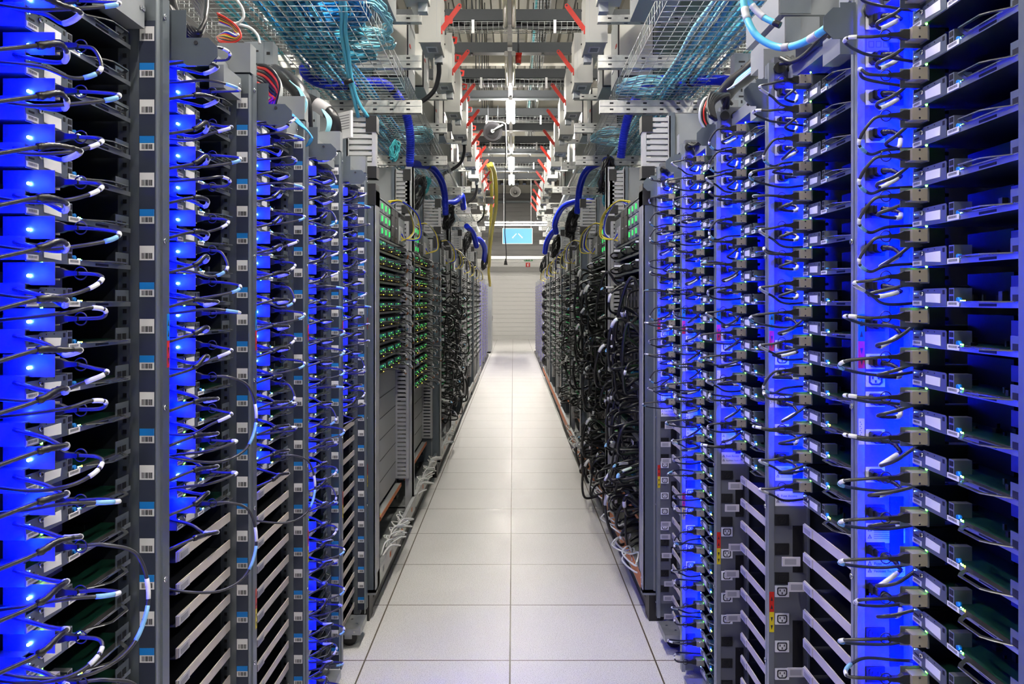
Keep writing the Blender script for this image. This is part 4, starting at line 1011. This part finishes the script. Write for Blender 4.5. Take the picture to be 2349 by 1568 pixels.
# perforated columns behind the left racks
def column(x0, x1, ytop, d, label):
    a = W(x0, ytop, d); c = W(x1, ytop, d); o = empty('perforated_column', (a.x, d, 0)); tag(o, label, 'metal column')
    b = MB(); w = c.x - a.x; b.box(0, w, 0, .06, 1.7, a.z, 'rack_light').box(w*.68, w*.70, -.001, 0, 1.7, a.z, 'rack'); build(b, 'profile', o)
    b = MB(); z = a.z - .03
    while z > 1.75:
        b.box(w*.2, w*.5, -.001, 0, z - .006, z, 'black').box(w*.78, w*.9, -.001, 0, z - .016, z - .006, 'black').box(w*.3, w*.38, -.001, 0, z - .03, z - .018, 'black'); z -= .045
    build(b, 'slot_row', o)
column(560, 626, 95, 2.75, 'grey perforated metal column behind the second left rack top')
column(690, 726, 205, 3.35, 'grey perforated metal column behind the third left rack top')
column(1685, 1733, 122, 3.1, 'grey perforated metal column behind the third right rack top')
# right row
thick('cyan_hose', [(1703, -40, 1.95), (1708, 20, 1.93), (1722, 62, 1.90), (1745, 90, 1.88), (1785, 108, 1.85), (1825, 104, 1.80), (1858, 90, 1.74), (1885, 72, 1.68), (1915, 48, 1.66)], .0085, 'cyan', 'thick pale blue cable slung from the basket to the nearest right rack bracket', 12, 'cable', None, ((.14, .20, 'clearholder'), (.55, .6, 'greyink'), (.76, .84, 'clearholder')))
thick('cyan_hose', [(1700, -30, 2.1), (1725, 12, 2.1), (1750, 38, 2.08), (1772, 50, 2.06), (1790, 58, 2.05)], .008, 'cyan', 'shorter pale blue cable with grey sleeve above the second right rack', 12, 'cable', None, ((.25, .55, 'clearholder'), (.8, 1, 'black')))
for i in range(5):
    thick('power_cable', [(1790 + 14*(i % 3), 132 + 14*(i // 3), 2.03), (1815 + 6*i, 142 - 2*i, 1.98), (1845 + 4*i, 128 - 4*i, 1.92), (1880 + 3*i, 92 + 2*i, 1.82), (1905 + 2*i, 65 + 5*i, 1.74), (1925, 40 + 6*i, 1.70)], .0058, 'rubber', 'black power cable rising from the grommets of the second right rack to the bracket', 9, 'cable', 'black cables over the second right rack')
    thick('power_cable', [(1660 + 9*(i % 3), 238 + 10*(i // 3), 2.58), (1652 + 5*i, 222 - i, 2.52), (1632 + 6*i, 214 + 2*i, 2.46), (1624 + 3*i, 240, 2.44), (1630 + 3*i, 268 + 2*i, 2.42)], .006, 'rubber', 'black power cable looping over the third right rack grommets', 9, 'cable', 'black cables over the third right rack')
    thick('power_cable', [(1578 + 8*(i % 3), 328 + 8*(i // 3), 3.1), (1592 + 5*i, 334 - i, 3.06), (1606 + 4*i, 325 + 2*i, 3.02), (1618 + 2*i, 315 + 3*i, 2.98)], .0058, 'rubber', 'black power cable bending over the fourth right rack grommets', 8, 'cable', 'black cables over the fourth right rack')
    thick('power_cable', [(1518 + 6*(i % 3), 384 + 7*(i // 3), 3.64), (1530 + 4*i, 388 - i, 3.6), (1543 + 3*i, 380 + 2*i, 3.55), (1556 + i, 374 + 2*i, 3.5)], .0058, 'rubber', 'black power cable bending over the fifth right rack grommets', 8, 'cable', 'black cables over the fifth right rack')
for i, (x, m) in enumerate(((1612, 'red'), (1608, 'rubber'), (1604, 'boxgrey'), (1616, 'rubber'))):
    thick('power_cable', [(1640, 216 + 3*i, 2.75), (x + 14, 226, 2.74), (x + 3, 248, 2.72), (x + 3, 275, 2.72), (x + 14, 296, 2.72)], .005, m, {'red': 'red power cable bowed beside the third right rack top', 'rubber': 'black power cable bowed beside the third right rack top', 'boxgrey': 'grey power cable bowed beside the third right rack top'}[m], 8, 'cable', f'{m} bowed cables at the third right rack')
thick('cable_harness', [(1655, 225, 2.85), (1680, 195, 2.8), (1715, 168, 2.7), (1750, 135, 2.62), (1790, 100, 2.55)], .030, 'rubber', 'fat black cable harness rising past the second right rack top', 12, 'cable harness')
for i in range(6):
    thick('cyan_lead', [(1668 + 3*i, 205 - i, 2.66), (1690, 192 - 2*i, 2.62), (1715 + i, 172 - 3*i, 2.58), (1745, 150 - 3*i, 2.52), (1775, 118 - 4*i, 2.48)], .0025, 'cyan' if i % 2 else 'whitecable', ('cyan' if i % 2 else 'white') + ' thin lead tied along the black harness on the right', 6, 'cable', f'thin leads {i % 2} along the right harness')
# boxes on top of the right racks
for x0, x1, y0, y1, d, lab in ((1786, 1950, -30, 34, 2.15, 'grey steel box above the second right rack, behind the bracket'), (1800, 1880, 38, 100, 2.1, 'smaller grey steel box under the large one above the second right rack')):
    a, c = W(x0, y1, d), W(x1, y0, d); o = empty('steel_box', (a.x, d, a.z)); tag(o, lab, 'box')
    b = MB(); b.box(0, c.x - a.x, 0, .3, 0, c.z - a.z, 'greybox'); build(b, 'body', o)
    b = MB(); b.box(.004, (c.x - a.x)*.45, -.002, 0, .004, (c.z - a.z) - .004, 'rack_light'); build(b, 'side_plate', o)
# notice card standing above the fourth left rack
a = W(772, 310, 3.66); b = MB(); b.box(0, .012, -.10, .0, -.02, .10, 'paper')
for i in range(6): b.box(.0, -.0005, -.09, -.02 , .02 + .012*i, .024 + .012*i, 'greyink')
o = build(b, 'notice_card'); o.location = a; o.rotation_euler = (0, 0, .9); tag(o, 'pale notice card fixed beside the top box of the first left network rack', 'notice')
# ------------------------------------------------------------------ light
def tube_light(y, lit, k):
    t = empty('tube_light', (-.03, y, 3.80))
    tag(t, (f'{nth(k)} lit fluorescent tube light along the ceiling rail over the aisle' if lit else f'{nth(k)} unlit fluorescent fitting with clear cover on the aisle rail'), 'light', 'tube lights over the aisle')
    b = MB(); b.box(-.022, .022, -.55, .55, .02, .06, 'signwhite'); build(b, 'housing', t)
    b = MB(); b.box(-.01, .01, -.3, -.28, .06, .075, 'galv'); build(b, 'hanging_clip', t)
    for s in (-.035, .035):
        b = MB(); b.tube([(s, -.52, 0), (s, .52, 0)], .018, 'tube' if lit else 'unlit', 10); build(b, 'lamp_tube', t)
        if not lit:
            b = MB(); b.tube([(s, -.55, 0), (s, -.52, 0)], .022, 'cream', 10).tube([(s, .52, 0), (s, .55, 0)], .022, 'cream', 10); build(b, 'end_cap', t)
kl = ku = 0
for j in range(-6, 5):
    y = 8.0 + 1.82*j
    lit = j in (-3, -5) or (j % 2 == 1 and 0 < j) or 15 < y < 15.5
    if lit: kl += 1
    else: ku += 1
    tube_light(y, lit, kl if lit else ku)
for s in (-1, 1):
    for k in range(3):
        y = .5 + 2.6*k; t = empty('tube_light', (s*2.5, y, 4.9)); tag(t, f'fluorescent tube light over the neighbouring {"left" if s < 0 else "right"} aisle, {nth(k + 1)} from the near end', 'light', 'tube lights over the neighbouring aisles')
        b = MB(); b.box(-.04, .04, -.75, .75, .03, .09, 'signwhite'); build(b, 'housing', t)
        b = MB(); b.cyl((0, 0, .09), .006, 2, CZ - t.location.z - .09, 'ceilstrut', 6); build(b, 'hanging_rod', t)
        for q in (-.03, .03): b = MB(); b.tube([(q, -.72, 0), (q, .72, 0)], .018, 'tube', 8); build(b, 'lamp_tube', t)
for s in (-1, 1):  # lamps added out of sight to brighten the far floor
    for k in range(2):
        y = 18.5 + 4.0*k; t = empty('tube_light', (s*1.9, y, 4.1)); tag(t, f'added unseen tube light beyond the far {"left" if s < 0 else "right"} racks, {nth(k + 1)} of its line', 'light', 'added lights beyond the far racks')
        b = MB(); b.box(-.04, .04, -.75, .75, .03, .09, 'signwhite'); build(b, 'housing', t)
        b = MB(); b.cyl((0, 0, .09), .006, 2, CZ - t.location.z - .09, 'ceilstrut', 6); build(b, 'hanging_rod', t)
        for q in (-.03, .03): b = MB(); b.tube([(q, -.72, 0), (q, .72, 0)], .018, 'tube', 8); build(b, 'lamp_tube', t)
w = bpy.data.worlds.new('world'); SC.world = w; w.use_nodes = True
w.node_tree.nodes['Background'].inputs[0].default_value = (.75, .8, 1, 1); w.node_tree.nodes['Background'].inputs[1].default_value = .06
cy = SC.cycles
cy.max_bounces = 4; cy.diffuse_bounces = 2; cy.glossy_bounces = 2; cy.transmission_bounces = 2; cy.transparent_max_bounces = 6
cy.caustics_reflective = False; cy.caustics_refractive = False; cy.sample_clamp_indirect = 4.0; cy.use_light_tree = True
cy.use_adaptive_sampling = True; cy.adaptive_threshold = .2; cy.use_denoising = True
